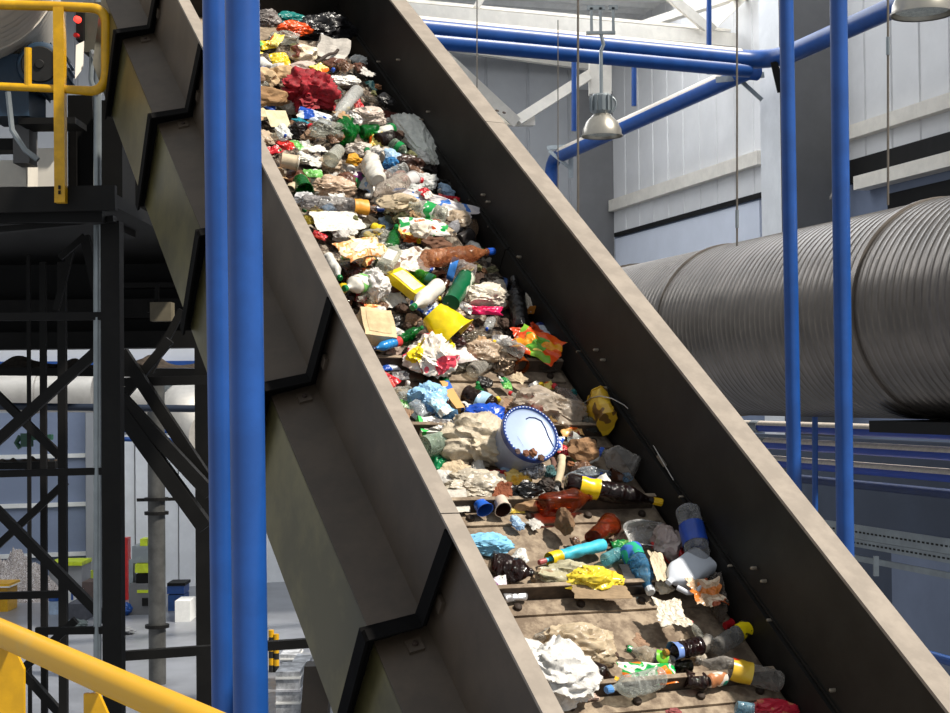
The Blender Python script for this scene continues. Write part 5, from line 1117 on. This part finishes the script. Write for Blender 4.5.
# --- smaller rubbish between the named pieces
def head(l):
    for w_ in (' beside', ' in ', ' near', ' at ', ' below', ' right of', ' left of', ' above', ' under', ' behind', ' just', ' lying', ' between', ' with its', ' leaning', ' pointing', ' slumped', ' standing', ' on ', ' over', ' from', ' slanting', ' stretching', ' sitting', ' half', ' bunched', ' propped', ' hanging', ' tipped', ' facing', ' sticking', ' arching', ' tilted', ' across', ' against', ' inside', ' glowing', ' filling', ' seen'):
        i = l.find(w_)
        if i > 0: l = l[:i]
    return l
heads = {}
for x, y, l, o in PLACED: heads.setdefault(head(l), []).append((x, y))
LM = [(x, y, head(l)) for x, y, l, o in PLACED if len(heads[head(l)]) == 1 and 1 < len(head(l).split()) < 8]
LM.append((531, 440, 'white bucket'))
def relation(x, y, lx, ly):
    a = math.degrees(math.atan2(ly-y, x-lx)) % 360
    return ['right of', 'above and right of', 'above', 'above and left of', 'left of', 'below and left of', 'below', 'below and right of'][int(((a+22.5) % 360)//45)]
def name_it(desc, x, y):
    for lx, ly, h in sorted(LM, key=lambda t: (t[0]-x)**2+(t[1]-y)**2)[:9]:
        l = 'small %s %s the %s' % (desc, relation(x, y, lx, ly), h)
        if l not in USED and len(l.split()) <= 16: return l
    return None
E_ = lambda L: [(n, mesh_of(n, mb, m, sm, 50)) for n, mb, m, sm in L]
PT = []                                       # (kind name, category, description, half-length, meshes)
def proto(name, cat, desc, L): SEED[0] += 1; PT.append((name, cat, desc, E_(L)))
sd_ = 300
for rgb, cn in ((WH, 'white'), ((206, 186, 156), 'beige'), (TAN, 'tan'), (DB, 'dark brown'), ((150, 120, 96), 'brown'), ((200, 196, 190), 'grey-white')):
    sd_ += 1; proto('crumpled_paper', 'paper', cn+' crumpled paper', sh_paper('', .05, .042, .03, sd_, paper(rgb), 3))
    sd_ += 1; proto('paper_scrap', 'paper', cn+' torn paper scrap', sh_sheet('', .05, .04, .015, sd_, paper(rgb), 4, .35, n=14))
for rgb, fac, cn in ((WH, .7, 'white'), ((206, 196, 180), .5, 'cloudy'), ((190, 170, 146), .6, 'beige'), (BK, .9, 'black'), ((96, 60, 44), .8, 'brown'), (CB, .6, 'pale blue'), (CW, .4, 'clear')):
    sd_ += 1; proto('film_scrap', 'film', cn+' film scrap', sh_film('', .055, .045, .026, sd_, fm(rgb, fac), 1.2, 4))
for c, cn in (((WH, RD, (230, 220, 210)), 'red and white'), ((YE, (240, 220, 120), OR), 'yellow and orange'), ((WH, BL, (200, 210, 226)), 'blue and white'), ((WH, GR, LG), 'green and white'), ((OR, (240, 190, 120), (150, 60, 30)), 'orange'), ((SI, (120, 116, 116), WH), 'silver'), ((DB, (110, 80, 60), (150, 120, 96)), 'brown'), ((RD, (150, 20, 30), (220, 90, 80)), 'red')):
    sd_ += 1; proto('wrapper', 'wrapper', cn+' wrapper', sh_pouch('', .055, .036, .014, sd_, pp(*c)))
for body, cap, cn in ((clear(CW, .35), plastic(BL), 'clear bottle with blue cap'), (clear(BR, .7), plastic(YE), 'brown bottle with yellow cap'), (plastic(WH), plastic(GR), 'white bottle with green cap'), (film('clear_green', (4, 96, 36)), plastic(GR), 'green bottle'), (clear(CG, .4), plastic(RD), 'cloudy bottle with red cap')):
    sd_ += 1; proto('plastic_bottle', 'bottle', cn, sh_bottle('', .17, .03, sd_, body, cap, None, crush=.7))
for m, cn in ((clear(CW, .45), 'clear'), (plastic(WH), 'white'), (plastic((206, 190, 160)), 'cream'), (plastic(BR), 'brown'), (plastic(YE), 'yellow')):
    sd_ += 1; proto('plastic_cup', 'cup', cn+' cup', sh_cup('', .06, .032, sd_, m, None, .75, .6))
for c, cn in ((RD, 'red'), (BL, 'blue'), (YE, 'yellow'), (GR, 'green'), (WH, 'white')):
    k = MB(); k.lathe([(0, 0), (0, .016), (.014, .017), (.018, .013), (.018, 0)], None, 16, False); proto('screw_cap', 'cap', cn+' screw cap', [('cap', k, plastic(c), True)])
for c, cn in ((DB, 'dark brown'), ((130, 90, 60), 'brown'), ((100, 100, 60), 'greenish')):
    sd_ += 1; proto('food_scrap', 'food', cn+' food scrap', sh_paper('', .03, .025, .022, sd_, paper(c), 3))
rnd = random.Random(5); cnt = 0
def fill_one(p, u, v, lift, sc):
    global cnt
    name, cat, desc, ms = p; c = K(u, v, max(0, heap(u, v))+lift); x, y = pix(c)
    if not (205 < x < 800 and -5 < y < 715): return False
    for a, b, l, o in PLACED:
        if (a-x)**2+(b-y)**2 < (60 if cat != 'cap' else 20): return False
    lab = name_it(desc, x, y)
    if not lab: return False
    X = (eu*math.cos(t) + ec*math.sin(t)).normalized() if (t := rnd.uniform(0, 2*PI)) is not None else None
    tilt = rnd.uniform(-.35, .35); Z = (en + ec*tilt - fw*rnd.uniform(0, .5)).normalized(); X = (X-Z*X.dot(Z)).normalized(); Y = Z.cross(X)
    M = Matrix(((X.x, Y.x, Z.x, c.x), (X.y, Y.y, Z.y, c.y), (X.z, Y.z, Z.z, c.z), (0, 0, 0, 1))) @ Matrix.Diagonal((sc, sc*rnd.uniform(.85, 1.1), sc, 1))
    g = 'loose '+{'paper': 'papers', 'film': 'film scraps', 'wrapper': 'wrappers', 'bottle': 'small bottles', 'cup': 'cups', 'cap': 'screw caps', 'food': 'food scraps'}[cat]+' in the rubbish'
    if len(ms) == 1: o = bpy.data.objects.new(name, ms[0][1]); COL.objects.link(o); o.matrix_basis = M; tag(o, lab, cat, g)
    else:
        o = empty(name, M, lab, cat, g)
        for n, me in ms: link(bpy.data.objects.new(n, me), o)
    USED.add(lab); PLACED.append((x, y, lab, o)); cnt += 1; return True
W_ = {'paper': 10, 'film': 12, 'wrapper': 10, 'bottle': 5, 'cup': 4, 'cap': 3, 'food': 5}
def pick():
    ws = [W_[p[1]]/sum(1 for q in PT if q[1] == p[1]) for p in PT]; return rnd.choices(PT, ws)[0]
def region(n, u0, u1, v0, v1, l0, l1, s0, s1):
    k = 0; tr = 0
    while k < n and tr < n*25:
        tr += 1
        if fill_one(pick(), rnd.uniform(u0, u1), rnd.uniform(v0, v1), rnd.uniform(l0, l1), rnd.uniform(s0, s1)): k += 1
region(112, 2.3, 4.15, -.93, .33, .02, .07, .65, 1.1)
region(100, 1.3, 2.4, -.93, .36, .015, .06, .55, 1.0)
region(55, .74, 1.3, -.93, .33, .01, .05, .6, 1.0)
region(84, -.33, .62, -.9, .30, .015, .05, .6, .95)
region(9, -.86, -.4, -.85, .3, .012, .03, .5, .8)
region(8, -1.4, -1.1, -.85, .35, .012, .03, .5, .8)
for nm_, k in (('crumb', 0),):
    mb = MB()
    for i in range(420):
        u, v = rnd.choice(((rnd.uniform(-1.6, .7), rnd.uniform(-.92, .4)), (rnd.choice((-1.42, -.885, -.34, .195))+abs(rnd.gauss(0, .05)), rnd.uniform(-.92, .4)))); r = rnd.uniform(.002, .008); c = K(u, v, .004+r*.3)
        mb.add([c+V((rnd.uniform(-r, r), rnd.uniform(-r, r), rnd.uniform(0, r))) for _ in range(4)], [(0, 1, 2), (0, 2, 3), (0, 3, 1), (1, 3, 2)])
    obj('crumbs', mb, printed('crumb_mix', ((50, 38, 30), (110, 90, 70), (190, 180, 166)), 40, .9), label='dark crumbs and grit scattered on the bare steps of the lower belt', cat='litter', kind='stuff')
